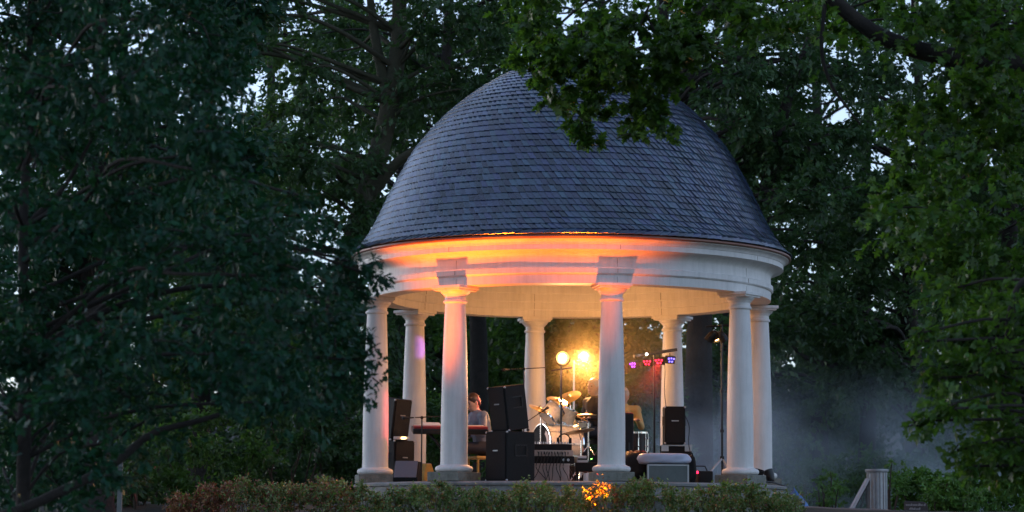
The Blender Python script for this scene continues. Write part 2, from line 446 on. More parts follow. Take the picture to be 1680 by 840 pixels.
def build_pavilion():
    c = (PCX, PCY, 0)
    # stylobate with a rounded nosing, a riser and a lower step
    m = MB().lathe([(0.0, ZP), (2.93, ZP), (2.975, ZP - 0.006), (2.995, ZP - 0.025), (2.99, ZP - 0.05), (2.95, ZP - 0.06),
                    (2.94, 0.2)], c, 128)
    floor = m.build('platform', 'rim', pav, smooth=50)
    m = MB().lathe([(2.9, 0.505), (3.20, 0.505), (3.235, 0.49), (3.24, 0.455), (3.20, 0.44), (3.19, 0.1)], c, 128)
    m.build('step', 'stone', floor, smooth=50)
    # entablature: architrave, taenia, frieze, cavetto, corona, ovolo; inner face with fasciae
    z0 = 3.235
    prof = [(2.78, z0), (2.785, z0 + 0.115), (2.80, z0 + 0.118), (2.815, z0 + 0.135), (2.815, z0 + 0.195), (2.80, z0 + 0.205), (2.785, z0 + 0.21),
            (2.78, z0 + 0.32), (2.785, z0 + 0.345), (2.80, z0 + 0.37), (2.83, z0 + 0.395), (2.88, z0 + 0.412), (2.945, z0 + 0.42),
            (2.955, z0 + 0.425), (2.955, z0 + 0.492), (2.965, z0 + 0.495), (2.97, z0 + 0.515), (2.99, z0 + 0.535), (3.015, z0 + 0.548), (3.03, z0 + 0.552),
            (3.03, z0 + 0.565), (2.5, z0 + 0.60),
            (2.46, z0 + 0.60), (2.46, z0 + 0.345), (2.475, z0 + 0.34), (2.475, z0 + 0.222), (2.485, z0 + 0.215), (2.485, z0 + 0.112), (2.50, z0 + 0.10), (2.50, z0)]
    ent = MB().lathe(prof, c, 160, closed=True).build('entablature', 'white', pav, smooth=32)
    MB().lathe([(0.0, z0 + 0.46), (2.48, z0 + 0.46)], c, 64).build('ceiling', 'ceil', pav, smooth=40)
    # joints between the cast blocks of the entablature
    m = MB()
    for k in range(8):
        a = TH0 + rad(45 * k + 1.2)
        for rr, za, zb in ((2.781, z0 + 0.005, z0 + 0.11), (2.816, z0 + 0.137, z0 + 0.193), (2.7815, z0 + 0.213, z0 + 0.33), (2.4995, z0 + 0.005, z0 + 0.1), (2.4845, z0 + 0.115, z0 + 0.21), (2.4745, z0 + 0.225, z0 + 0.335), (2.9545, z0 + 0.43, z0 + 0.49)):
            m.box((PCX + rr * math.sin(a), PCY - rr * math.cos(a), (za + zb) / 2), (0.004, 0.006, zb - za), rz=a)
    tag(m.build('block_joints', 'seam', ent), kind='stuff')
    # columns
    zb = ZP
    shaft = [(0.180, 0.218), (0.179, 0.235), (0.177, 0.30), (0.1765, 0.7), (0.172, 1.1), (0.163, 1.5), (0.151, 1.9), (0.138, 2.24), (0.135, 2.31)]
    shaft = [(0.200, 0.200), (0.190, 0.204)] + [(r, z) for r, z in catmull(shaft, 3)] + [(0.137, 2.325)]
    for k in range(8):
        a = TH0 + rad(45 * k)
        q = (PCX + R_COL * math.sin(a), PCY - R_COL * math.cos(a), zb)
        col = MB().lathe(shaft, q, 48).build('column', 'white', pav, smooth=40)
        MB().box((q[0], q[1], zb + 0.061), (0.50, 0.50, 0.118), rz=a).build('plinth', 'stone', col, bevel=0.008)
        t = np.linspace(-math.pi / 2, math.pi / 2, 9)
        tor = [(0.10, 0.120)] + [(0.208 + 0.040 * math.cos(x), 0.160 + 0.040 * math.sin(x)) for x in t] + [(0.206, 0.202), (0.19, 0.212), (0.10, 0.212)]
        MB().lathe(tor, q, 48).build('base', 'white', col, smooth=40)
        cap = [(0.137, 2.318), (0.150, 2.322), (0.157, 2.334), (0.157, 2.346), (0.150, 2.358), (0.139, 2.362), (0.138, 2.41), (0.150, 2.414), (0.152, 2.424), (0.160, 2.427),
               (0.163, 2.437), (0.178, 2.447), (0.190, 2.462), (0.196, 2.478)]
        cp = MB().lathe(cap, q, 48)
        cpo = cp.build('capital', 'white', col, smooth=35)
        ab = MB().box((q[0], q[1], zb + 2.4915), (0.405, 0.405, 0.025), rz=a)
        ab.box((q[0], q[1], zb + 2.5242), (0.45, 0.45, 0.0405), rz=a)
        ab.build('abacus', 'white', col, bevel=0.004)
    # roof
    P = catmull([(3.065, 3.835), (2.965, 3.925), (2.85, 4.07), (2.72, 4.295), (2.575, 4.6), (2.40, 4.95), (2.168, 5.35), (1.83, 5.75), (1.415, 6.105), (0.94, 6.40), (0.47, 6.58), (0.02, 6.64)], 10)
    MB().lathe([(3.03, 3.80), (3.045, 3.802), (3.058, 3.80), (3.066, 3.812), (3.062, 3.832), (3.04, 3.846), (2.9, 3.85)], c, 128).build('eaves_flashing', 'copper', pav, smooth=30)
    MB().lathe([(r - 0.012, z - 0.006) for r, z in P], c, 96).build('roof_boarding', 'deck', pav, smooth=60)
    s = np.r_[0, np.cumsum(np.hypot(*np.diff(P, axis=0).T))]
    Ltot = s[-1]
    def pt(sv, ang, lift=0.0):
        r = np.interp(sv, s, P[:, 0]); z = np.interp(sv, s, P[:, 1])
        e = 0.02
        tr = np.interp(sv + e, s, P[:, 0]) - np.interp(sv - e, s, P[:, 0]); tz = np.interp(sv + e, s, P[:, 1]) - np.interp(sv - e, s, P[:, 1])
        L = math.hypot(tr, tz) + 1e-9
        nr, nz = tz / L, -tr / L
        r2 = r + nr * lift
        return (PCX + r2 * math.sin(ang), PCY - r2 * math.cos(ang), z + nz * lift)
    expo = 0.104
    rows = int(Ltot / expo) - 1
    cand = []
    for i in range(rows):
        s0 = i * expo + (0.0 if i == 0 else 0.006)
        r = float(np.interp(s0, s, P[:, 0]))
        wd = 0.118 if i == 0 else 0.084
        nrow = max(10, int(2 * math.pi * r / wd))
        off = random.random()
        for k in range(nrow):
            ang = (k + off + random.uniform(-0.06, 0.06)) * 2 * math.pi / nrow
            ang = (ang + math.pi) % (2 * math.pi) - math.pi
            cand.append((i, s0, ang, 2 * math.pi / nrow))
    def slate(i, s0, ang, dw):
        eave = i == 0
        sgn = -1 if eave else 1
        h = expo + 0.028
        slant = 0.85 if not eave else 0.9                 # shear of the side edges in widths
        j = lambda q: random.uniform(-q, q)
        up = 0.011 + j(0.003)                               # lift of the lower edge
        sd = 0.010 + j(0.003)                              # lift of the exposed side edge
        tw = 1.10
        # outline (u in widths, v in heights), side edges bent as on old german slating
        ol = [(0.0, 0.0), (tw - 0.06, -0.01), (tw, 0.10), (tw - slant * 0.55, 0.55), (tw - slant, 1.0), (-slant, 1.0), (-slant * 0.60, 0.55), (-0.10, 0.14)]
        top, bot = [], []
        for (u, v) in ol:
            uu = u * sgn
            exposed = 1 - (u + slant * v) / tw              # 1 at the exposed edge, 0 at the tucked one
            lift = 0.004 + up * (1 - v) + sd * exposed * (0.7 + 0.3 * (1 - v))
            sv = min(s0 + v * h, Ltot - 0.01)
            top.append(pt(sv, ang + uu * dw, lift + 0.006))
            bot.append(pt(sv, ang + uu * dw, lift - 0.001))
        n = len(ol)
        fs = [tuple(range(n))] + [((q + 1) % n, q, n + q, n + (q + 1) % n) for q in range(n)]
        if sgn < 0:
            fs = [f[::-1] for f in fs]
        return top + bot, fs
    front = sorted([cd for cd in cand if cd[0] < 5], key=lambda cd: abs(cd[2]) + (0 if cd[0] == 0 else 0.25 + 0.02 * cd[0]))
    single = set(id(cd) for cd in front[:300])
    rest = MB()
    for cd in cand:
        if abs(cd[2]) > rad(150) and cd[0] < 25 and False:
            continue
        V, F = slate(*cd)
        if id(cd) in single:
            MB().add(V, F).build('slate', 'slate', pav)
        else:
            rest.add(V, F)
    tag(rest.build('slate_field', 'slate', pav), kind='stuff')
build_pavilion()

# ------------------------------------------------------------------ foliage
def tmpl(kind):
    """leaf outline: (verts, faces); x runs from stalk to tip over 0..1, y is the width, z the fold"""
    if kind == 'simple':
        v = [(0, 0, 0), (0.45, 0.28, 0.07), (1, 0, -0.04), (0.45, -0.28, 0.07)]
        return np.array(v), [(0, 2, 1), (0, 3, 2)]
    if kind == 'oval':
        v = [(0, 0, 0), (0.25, 0.2, 0.04), (0.65, 0.24, 0.04), (1, 0, -0.05), (0.65, -0.24, 0.04), (0.25, -0.2, 0.04)]
        return np.array(v), [(0, 3, 2), (0, 2, 1), (0, 4, 3), (0, 5, 4)]
    if kind == 'oak':
        h = [(0.0, 0.02), (0.30, 0.19), (0.42, 0.10), (0.63, 0.30), (0.74, 0.15), (1.0, 0.0)]
    else:   # maple
        h = [(0.0, 0.02), (-0.06, 0.22), (0.18, 0.52), (0.26, 0.26), (0.62, 0.50), (0.60, 0.20), (0.78, 0.17), (1.0, 0.0)]
    up = [(x, y, 0.10 * abs(y) - 0.10 * x * x) for x, y in h]
    lo = [(x, -y, 0.10 * abs(y) - 0.10 * x * x) for x, y in h[1:-1]]
    mid = [(0.4, 0, -0.02)]
    v = mid + up + lo[::-1]
    n = len(v) - 1
    return np.array(v), [(0, 1 + i, 1 + (i + 1) % n) for i in range(n)][::1]

def unit(a):
    return a / (np.linalg.norm(a, axis=-1, keepdims=True) + 1e-9)

def leaf_frames(d, up_bias=0.9, rng=RNG):
    d = unit(d)
    nrm = rng.normal(0, 0.6, d.shape); nrm[:, 2] += up_bias
    side = unit(np.cross(nrm, d))
    nrm = np.cross(d, side)
    return d, side, nrm

def leaf_mesh(name, pos, d, size, kind, material, parent=None, up_bias=0.9):
    V, F = tmpl(kind)
    d, sd, nr = leaf_frames(d, up_bias)
    size = np.asarray(size)[:, None, None]
    P = pos[:, None, :] + size * (V[None, :, 0:1] * d[:, None] + V[None, :, 1:2] * sd[:, None] + V[None, :, 2:3] * nr[:, None])
    P = P.reshape(-1, 3)
    if parent is not None:
        P = P - np.array(wloc(parent))
    n, nv, F = len(pos), len(V), np.array(F)
    faces = (F[None] + (np.arange(n) * nv)[:, None, None]).reshape(-1)
    nf = n * len(F)
    me = bpy.data.meshes.new(name)
    me.vertices.add(len(P)); me.vertices.foreach_set('co', P.astype(np.float32).ravel())
    me.loops.add(nf * 3); me.loops.foreach_set('vertex_index', faces.astype(np.int32))
    me.polygons.add(nf)
    me.polygons.foreach_set('loop_start', np.arange(0, nf * 3, 3, dtype=np.int32))
    me.polygons.foreach_set('loop_total', np.full(nf, 3, np.int32))
    me.update(calc_edges=True)
    me.materials.append(M[material])
    o = bpy.data.objects.new(name, me); COL.objects.link(o); o.parent = parent
    return o

def sprays(clumps, n_twig, n_leaf, droop=0.25, flat=0.7, spread=0.05, rng=RNG):
    """clumps: (x, y, z, r). Twigs radiate from each clump, leaves sit along their outer part."""
    C = np.asarray(clumps, float)
    k = len(C)
    rep = np.repeat(np.arange(k), n_twig)
    u = unit(rng.normal(0, 1, (len(rep), 3))); u[:, 2] *= flat
    ln = C[rep, 3] * rng.uniform(0.45, 1.12, len(rep))
    st = C[rep, :3] + rng.normal(0, 0.18, (len(rep), 3)) * C[rep, 3:4]
    en = st + u * ln[:, None]; en[:, 2] -= droop * ln * rng.uniform(0.2, 1.0, len(rep))
    rp = np.repeat(np.arange(len(rep)), n_leaf)
    t = rng.uniform(0.15, 1.0, len(rp)) ** 0.7
    pos = st[rp] * (1 - t[:, None]) + en[rp] * t[:, None]
    pos += rng.normal(0, spread, pos.shape) * C[rep][rp][:, 3:4]
    dirs = unit(en - st)[rp] + rng.normal(0, 0.65, pos.shape); dirs[:, 2] -= 0.35
    return pos, dirs, st, en

def limb_path(a, b, sag=0.12, n=7, rng=RNG):
    a, b = np.asarray(a, float), np.asarray(b, float)
    L = np.linalg.norm(b - a)
    t = np.linspace(0, 1, n)[:, None]
    p = a * (1 - t) + b * t
    p[:, 2:3] += sag * L * np.sin(math.pi * t)
    off = rng.normal(0, 0.035 * L, (n, 3)); off[0] = off[-1] = 0
    return p + off

def tree(name, label, trunk, rad_base, clumps, leaf, size, n_twig, n_leaf, kind='simple', limb_r=0.05, group=None, bark='bark',
         extra=None, limb_every=1, limb_from=0, up_bias=0.9, droop=0.25, flat=0.7, singles=0, twig_n=0, tmin=0.25, rref=0):
    """trunk: polyline of world points; clumps: foliage masses; extra: further limbs [(points, r0, r1)]"""
    T = catmull(trunk, 5)
    root = thing(name, label, 'tree', trunk[0], group)
    n = len(T)
    rr = rad_base * (1 - 0.72 * np.linspace(0, 1, n) ** 0.9)
    rr[0] *= 1.35; rr[1] *= 1.12
    MB().tube(T, rr, 12).build('trunk', bark, root, smooth=70)
    m = MB(); any_l = False
    for pts, r0, r1 in (extra or []):
        Q = catmull(pts, 5)
        m.tube(Q, np.linspace(r0, r1, len(Q)), 8); any_l = True
    cl = np.asarray(clumps, float)
    for i in range(limb_from, len(cl), limb_every):
        c = cl[i]
        # leave the trunk below the clump
        cost = np.linalg.norm(T - c[:3], axis=1) + 1.2 * np.maximum(T[:, 2] - c[2] + 0.4, 0)
        cost[: int(tmin * n)] += 50
        j = int(np.argmin(cost))
        L = np.linalg.norm(c[:3] - T[j])
        r0 = min(rr[j] * 0.75, limb_r * (0.5 + 0.18 * L))
        pth = limb_path(T[j], c[:3])
        pth = catmull(pth[::2], 4); m.tube(pth, np.linspace(r0, 0.012, len(pth)), 6); any_l = True
    pos, dirs, st, en = sprays(cl, n_twig, n_leaf, droop, flat)
    if twig_n:
        for a, b in list(zip(st, en))[:: max(1, len(st) // twig_n)]:
            m.tube(limb_path(a, b, 0.03, 4), [0.008, 0.006, 0.005, 0.003], 4, cap=False)
    if any_l:
        lo_ = m.build('limbs', bark, root, smooth=70)
        if singles: lo_['kind'] = 'stuff'
    if rref:                                        # small sprays carry fewer leaves
        keep = RNG.random(len(pos)) < np.repeat(np.clip((cl[:, 3] / rref) ** 1.7, 0.06, 1), n_twig * n_leaf)
        pos, dirs = pos[keep], dirs[keep]
    sz = size * RNG.uniform(0.6, 1.2, len(pos))
    sel = np.zeros(len(pos), bool)
    if singles:
        f = pos @ FW
        px = 840 + FPX * (pos @ RT) / f; py = 420 - FPX * (pos @ UP) / f
        ok = np.where((px > 5) & (px < 1675) & (py > 5) & (py < 835))[0]
        ok = ok[np.argsort(pos[ok, 1] - 2.0 * RNG.random(len(ok)))][:singles]
        sel[ok] = True
        V, F = tmpl(kind)
        me = bpy.data.meshes.new('leaf')
        me.from_pydata(V.tolist(), [], F); me.materials.append(M[leaf])
        d, sd, nr = leaf_frames(dirs[ok], up_bias)
        rp = np.array(wloc(root))
        for q, i in enumerate(ok):
            o = bpy.data.objects.new('leaf', me); COL.objects.link(o); o.parent = root
            Rm = Matrix(np.stack([d[q], sd[q], nr[q]], 1).tolist())
            o.rotation_mode = 'QUATERNION'; o.rotation_quaternion = Rm.to_quaternion()
            o.location = Vector((pos[i] - rp).tolist()); o.scale = [float(sz[i])] * 3
    if kind in ('oak', 'maple'):                    # what lies well outside the picture gets plainer leaves
        f = pos @ FW
        px = 840 + FPX * (pos @ RT) / f; py = 420 - FPX * (pos @ UP) / f
        far = ((px < -60) | (px > 1740) | (py < -60) | (py > 900)) & ~sel
        leaf_mesh('unseen_crown', pos[far][::2], dirs[far][::2], sz[far][::2] * 1.5, 'simple', leaf, root, up_bias)['kind'] = 'stuff'
        sel |= far
    cr = leaf_mesh('crown', pos[~sel], dirs[~sel], sz[~sel], kind, leaf, root, up_bias)
    if singles:
        cr['kind'] = 'stuff'
    return root

def ell(px, py, Y, rx, ry, rz, n, r0, r1, shell=0.35):
    """clumps spread through an ellipsoid about the point seen at (px, py)"""
    c = at(px, py, Y)
    u = unit(RNG.normal(0, 1, (n, 3))) * (shell + (1 - shell) * RNG.random((n, 1)) ** 0.5)
    P = c + u * np.array([rx, ry, rz])
    return np.c_[P, RNG.uniform(r0, r1, n)]

def poly_clumps(poly, n, Y0, Y1, r0, r1):
    """clumps inside an outline seen in the photograph, at real depths between Y0 and Y1"""
    poly = np.array(poly, float); out = []
    lo, hi = poly.min(0), poly.max(0)
    while len(out) < n:
        p = lo + RNG.random(2) * (hi - lo)
        ins = False; j = len(poly) - 1
        for i in range(len(poly)):
            if (poly[i, 1] > p[1]) != (poly[j, 1] > p[1]) and p[0] < (poly[j, 0] - poly[i, 0]) * (p[1] - poly[i, 1]) / (poly[j, 1] - poly[i, 1]) + poly[i, 0]:
                ins = not ins
            j = i
        if ins:
            Y = RNG.uniform(Y0, Y1)
            out.append(np.r_[at(p[0], p[1], Y), RNG.uniform(r0, r1)])
    return np.array(out)

def gpt(px, Y, dz=-0.1):
    x = (px - 840) / FPX * Y
    return np.array([x, Y, float(gz(x, Y)) + dz])

def build_trees():
    G = 'old trees of the wood behind the pavilion'
    # --- the wood behind, one by one
    tree('oak_tree', 'thick leaning oak left of the dome with its trunk rising toward the top edge',
         [gpt(548, 47), at(545, 640, 47), at(560, 480, 47), at(600, 330, 47), at(640, 170, 47), at(655, 20, 47), at(640, -180, 47)], 0.34,
         np.r_[ell(545, 60, 47, 3.6, 2.5, 2.6, 34, 0.6, 1.1), ell(470, 430, 46, 2.4, 2.0, 2.2, 22, 0.5, 0.9), ell(600, -220, 47, 4.0, 3, 2.2, 16, 0.8, 1.2)],
         'leaf_far', 0.14, 26, 18, limb_r=0.055, group=G, bark='bark2',
         extra=[([at(600, 330, 47), at(650, 268, 46.6), at(700, 236, 46.2)], 0.13, 0.06), ([at(640, 170, 47), at(615, 60, 47), at(600, -80, 47)], 0.12, 0.05)])
    tree('oak_tree', 'broad dark oak trunk seen between the columns right of the drummer',
         [gpt(1146, 46), at(1146, 640, 46), at(1150, 500, 46), at(1165, 420, 46), at(1120, 250, 46), at(1090, 60, 46), at(1080, -160, 46)], 0.29,
         np.r_[ell(1260, 130, 46, 2.6, 2.4, 2.4, 34, 0.5, 1.0), ell(1330, 300, 46, 1.8, 2.0, 1.5, 18, 0.5, 0.85), ell(1150, -160, 46, 3.6, 3, 1.8, 14, 0.8, 1.2)],
         'leaf_far', 0.14, 26, 18, limb_r=0.06, group=G,
         extra=[([at(1165, 420, 46), at(1235, 345, 45.6), at(1262, 300, 45.4), at(1275, 220, 45.2), at(1330, 60, 45)], 0.24, 0.07),
                ([at(1262, 300, 45.4), at(1300, 265, 45.3), at(1360, 220, 45)], 0.08, 0.03)])
    tree('oak_tree', 'distant oak right of the pavilion with a long crooked limb over the smoke',
         [gpt(1505, 53), at(1500, 640, 53), at(1492, 520, 53), at(1496, 400, 53), at(1510, 240, 53), at(1500, 0, 53)], 0.26,
         np.r_[ell(1480, 250, 53, 3.2, 2.5, 3.0, 34, 0.6, 1.1), ell(1400, 520, 52, 2.2, 2, 1.6, 22, 0.5, 0.9), ell(1480, -80, 53, 4, 3, 2.5, 14, 0.8, 1.2)],
         'leaf_far', 0.15, 26, 17, limb_r=0.055, group=G,
         extra=[([at(1494, 560, 53), at(1450, 570, 52.5), at(1400, 600, 52), at(1330, 590, 51.6), at(1290, 560, 51.4)], 0.11, 0.03)])
    tree('oak_tree', 'slender oak trunk standing behind the keyboard player',
         [gpt(786, 52), at(786, 640, 52), at(780, 480, 52), at(745, 300, 52), at(732, 140, 52), at(740, -60, 52), at(740, -200, 52)], 0.22,
         np.r_[ell(750, 60, 52, 3.4, 2.4, 2.6, 30, 0.6, 1.1), ell(700, 330, 51, 1.6, 1.6, 1.5, 12, 0.5, 0.8), ell(750, -200, 52, 4, 3, 2, 12, 0.8, 1.2)],
         'leaf_far', 0.14, 26, 18, limb_r=0.05, group=G)
    tree('oak_tree', 'leafy tree far behind the left oak, sky showing through its crown',
         [gpt(330, 56), at(330, 640, 56), at(338, 420, 56), at(345, 200, 56), at(350, -60, 56)], 0.28,
         np.r_[ell(350, 180, 56, 4.5, 2.5, 4.0, 36, 0.7, 1.2), ell(330, 520, 55, 3.5, 2, 1.8, 20, 0.6, 1.0)], 'leaf_far2', 0.16, 26, 17, limb_r=0.05, group=G)
    tree('oak_tree', 'tree hidden behind the dome, seen as dim foliage between the columns',
         [gpt(985, 60), at(985, 640, 60), at(990, 420, 60), at(985, 100, 60), at(990, -100, 60)], 0.25,
         np.r_[ell(985, 120, 60, 5.0, 2.5, 5.0, 40, 0.8, 1.3), ell(960, 560, 58, 4.0, 2, 1.6, 26, 0.6, 1.0)], 'leaf_far2', 0.17, 24, 16, limb_r=0.05, group=G)
    tree('oak_tree', 'tree behind the right edge foliage of the maple',
         [gpt(1660, 49), at(1662, 640, 49), at(1655, 420, 49), at(1670, 180, 49), at(1665, -60, 49)], 0.26,
         np.r_[ell(1650, 260, 49, 3.0, 2.4, 3.6, 36, 0.6, 1.1), ell(1640, 560, 48, 2.4, 2, 1.4, 18, 0.5, 0.9)], 'leaf_far', 0.15, 24, 17, limb_r=0.05, group=G)
    tree('oak_tree', 'dim tree at the far left edge behind the young oak',
         [gpt(70, 50), at(72, 640, 50), at(66, 420, 50), at(75, 180, 50), at(70, -60, 50)], 0.26,
         np.r_[ell(80, 260, 50, 3.4, 2.4, 3.8, 40, 0.6, 1.1)], 'leaf_far', 0.15, 24, 17, limb_r=0.05, group=G)
    tree('oak_tree', 'tall far tree between the oak and the dome with light gaps in its top',
         [gpt(660, 68), at(660, 640, 68), at(655, 420, 68), at(665, 150, 68), at(660, -60, 68)], 0.26,
         np.r_[ell(600, 300, 68, 5.0, 2.5, 4.5, 32, 0.8, 1.3), ell(650, 20, 68, 5, 2.5, 3, 12, 0.8, 1.3)], 'leaf_far2', 0.17, 22, 16, limb_r=0.05, group=G)
    tree('oak_tree', 'far tree right of the dome with bright sky dots low in its crown',
         [gpt(1345, 70), at(1345, 640, 70), at(1350, 420, 70), at(1340, 150, 70), at(1345, -60, 70)], 0.28,
         np.r_[ell(1330, 330, 70, 5.0, 2.5, 4.5, 32, 0.8, 1.3), ell(1340, 20, 70, 5.5, 2.5, 3, 14, 0.8, 1.3)], 'leaf_far2', 0.17, 22, 16, limb_r=0.05, group=G)
    for lab, px, Y, pc in (('far tree filling the gap behind the leaning oak', 440, 63, 440), ('far tree behind the left front columns', 730, 72, 420), ('far tree behind the drummer', 900, 74, 420),
                           ('far tree behind the lamp cluster at the right columns', 1190, 63, 420), ('far tree above the smoke right of the pavilion', 1420, 64, 460), ('far tree above the litter bin', 1560, 70, 440),
                           ('far tree behind the thick left trunk', 200, 66, 440)):
        tree('oak_tree', lab, [gpt(px, Y), at(px + 4, 640, Y), at(px - 4, 400, Y), at(px + 5, 150, Y), at(px, -60, Y)], 0.24,
             np.r_[ell(px, pc - 40, Y, 3.6, 2.2, 4.2, 26, 0.8, 1.3), ell(px + 30, pc + 190, Y, 3.6, 2.0, 2.2, 22, 0.7, 1.1)], 'leaf_far2' if px % 4 else 'leaf_far', 0.17, 21, 16, limb_r=0.05, group=G)
    # --- far-off wood that reads as one mass
    cl = []
    for k in range(640):
        x = RNG.uniform(-26, 30); y = RNG.uniform(70, 95)
        top = 8.0 + 1.6 * math.sin(x * 0.5) + RNG.normal(0, 1.0)
        cl.append((x, y, float(gz(x, y)) + top * RNG.random() ** 1.15, RNG.uniform(0.9, 1.6)))
    pos, dirs, st, en = sprays(cl, 20, 15)
    tag(leaf_mesh('far_wood', pos, dirs, 0.29 * RNG.uniform(0.7, 1.2, len(pos)), 'simple', 'leaf_far'), 'far off mass of dim woodland foliage behind the trees', 'woodland', kind='stuff')

    # --- big trunk and young oak in the left foreground
    tree('oak_tree', 'thick brown trunk low at the left edge beside the grey post', [gpt(160, 33), at(160, 760, 33), at(158, 640, 33), at(150, 420, 33), at(165, 150, 33), at(160, -150, 33)], 0.26,
         np.r_[ell(170, 120, 33, 2.2, 1.6, 2.2, 30, 0.5, 0.9), ell(170, -250, 33, 3, 2.5, 2, 16, 0.7, 1.1), ell(120, 470, 33, 1.8, 1.2, 1.2, 14, 0.4, 0.7)], 'leaf_oak', 0.13, 26, 17, kind='oval', limb_r=0.05)
    left = [(-60, -40), (330, -40), (350, 60), (380, 140), (390, 220), (440, 300), (480, 380), (500, 430), (505, 500), (500, 600), (470, 650), (380, 655), (300, 690), (190, 740), (120, 800), (-60, 860)]
    c1 = poly_clumps(left, 120, 17.5, 22.5, 0.28, 0.55)
    edge = [(575, 430, 20.0, 0.20), (590, 460, 20.1, 0.15), (575, 500, 20.2, 0.2), (588, 545, 20.0, 0.16), (588, 590, 20.0, 0.16), (580, 630, 20.2, 0.17), (560, 390, 20.3, 0.2), (560, 560, 19.8, 0.2),
            (618, 455, 20.0, 0.11), (612, 430, 20.0, 0.08), (608, 570, 20.0, 0.09), (612, 620, 20.0, 0.10), (540, 665, 20.2, 0.18), (565, 470, 20.2, 0.2), (555, 610, 20.2, 0.2), (530, 420, 20.3, 0.22), (535, 520, 19.8, 0.24), (525, 640, 20.4, 0.22), (540, 570, 20.6, 0.22), (515, 370, 20, 0.22), (490, 320, 20, 0.2), (630, 458, 20, 0.06), (622, 590, 20, 0.07), (600, 650, 20.1, 0.08)]
    c2 = np.array([np.r_[at(a, b, Y), r] for a, b, Y, r in edge])
    c3 = ell(60, -400, 19, 3.2, 3.4, 1.5, 60, 0.4, 0.8)  # unseen crown above the frame, added to darken the oak below
    c4 = poly_clumps([(-500, -300), (-60, -300), (-60, 840), (-500, 840)], 24, 17.5, 22.5, 0.5, 0.8)  # unseen foliage beyond the left edge, added to block light
    tree('young_oak_tree', 'dark young oak filling the left foreground, its branches reaching the leftmost column',
         [gpt(45, 20), at(40, 700, 20), at(40, 520, 20), at(38, 375, 20), at(45, 200, 20), at(50, 20, 20), at(60, -250, 20)], 0.062,
         np.r_[c1, c2, c3, c4], 'leaf_oak', 0.082, 20, 16, kind='oak', limb_r=0.022, limb_every=4, singles=300, twig_n=500, tmin=0.05, rref=0.40,
         extra=[([at(-30, 860, 19), at(60, 825, 19), at(180, 765, 19.1), at(250, 712, 19.2), at(335, 688, 19.3), at(420, 660, 19.5)], 0.045, 0.014),
                ([at(38, 375, 20), at(75, 340, 20), at(110, 300, 20), at(150, 230, 20)], 0.03, 0.012),
                ([at(38, 375, 20), at(10, 340, 20), at(-30, 310, 20)], 0.03, 0.012),
                ([at(40, 600, 20), at(100, 550, 20), at(200, 500, 20.1), at(330, 470, 20.1), at(470, 480, 20.1), at(580, 520, 20.1)], 0.035, 0.010)])

    # --- maple on the right: trunk out of frame, limbs reaching in over the dome
    over = [(830, -20), (1230, -20), (1230, 70), (1160, 95), (1110, 120), (1060, 105), (985, 95), (930, 115), (880, 100), (840, 70)]
    lobes = [(895, 125, 0.22), (910, 150, 0.2), (935, 165, 0.22), (950, 195, 0.2), (958, 222, 0.17), (968, 150, 0.2), (985, 185, 0.15), (1040, 130, 0.2), (1055, 160, 0.22), (1075, 150, 0.2),
             (1045, 195, 0.16), (1040, 215, 0.13), (1085, 195, 0.16), (1092, 210, 0.12), (1070, 180, 0.16), (1020, 115, 0.2), (860, 90, 0.2), (880, 60, 0.25), (1100, 130, 0.18), (900, 92, 0.22), (930, 84, 0.22), (960, 95, 0.22), (990, 88, 0.22), (1020, 98, 0.22), (945, 115, 0.2), (980, 122, 0.2), (1005, 72, 0.22), (920, 62, 0.22), (960, 62, 0.22), (1085, 110, 0.22), (1120, 85, 0.22)]
    m1 = poly_clumps(over, 30, 23.2, 25.5, 0.18, 0.34)
    m2 = np.array([np.r_[at(a, b, 24 + 0.8 * RNG.random()), r] for a, b, r in lobes])
    rt = [(1230, -20), (1720, -20), (1720, 560), (1600, 520), (1540, 470), (1480, 400), (1455, 300), (1470, 200), (1560, 130), (1400, 70), (1230, 60)]
    m3 = poly_clumps(rt, 60, 22.5, 27, 0.25, 0.5)
    m4 = np.r_[poly_clumps([(800, -330), (2300, -330), (2300, -40), (800, -40)], 60, 22, 27, 0.5, 0.8), poly_clumps([(1740, -20), (2300, -20), (2300, 700), (1740, 700)], 34, 22, 27, 0.5, 0.8)]  # unseen foliage above and right of the frame, added to block light
    m5 = np.c_[RNG.uniform(1.2, 9.5, 95), RNG.uniform(20, 28.5, 95), RNG.uniform(8, 18, 95), RNG.uniform(0.9, 1.5, 95)]   # unseen crown top above the frame, added to shade dome and right columns
    bx = at(2050, 600, 24.5)
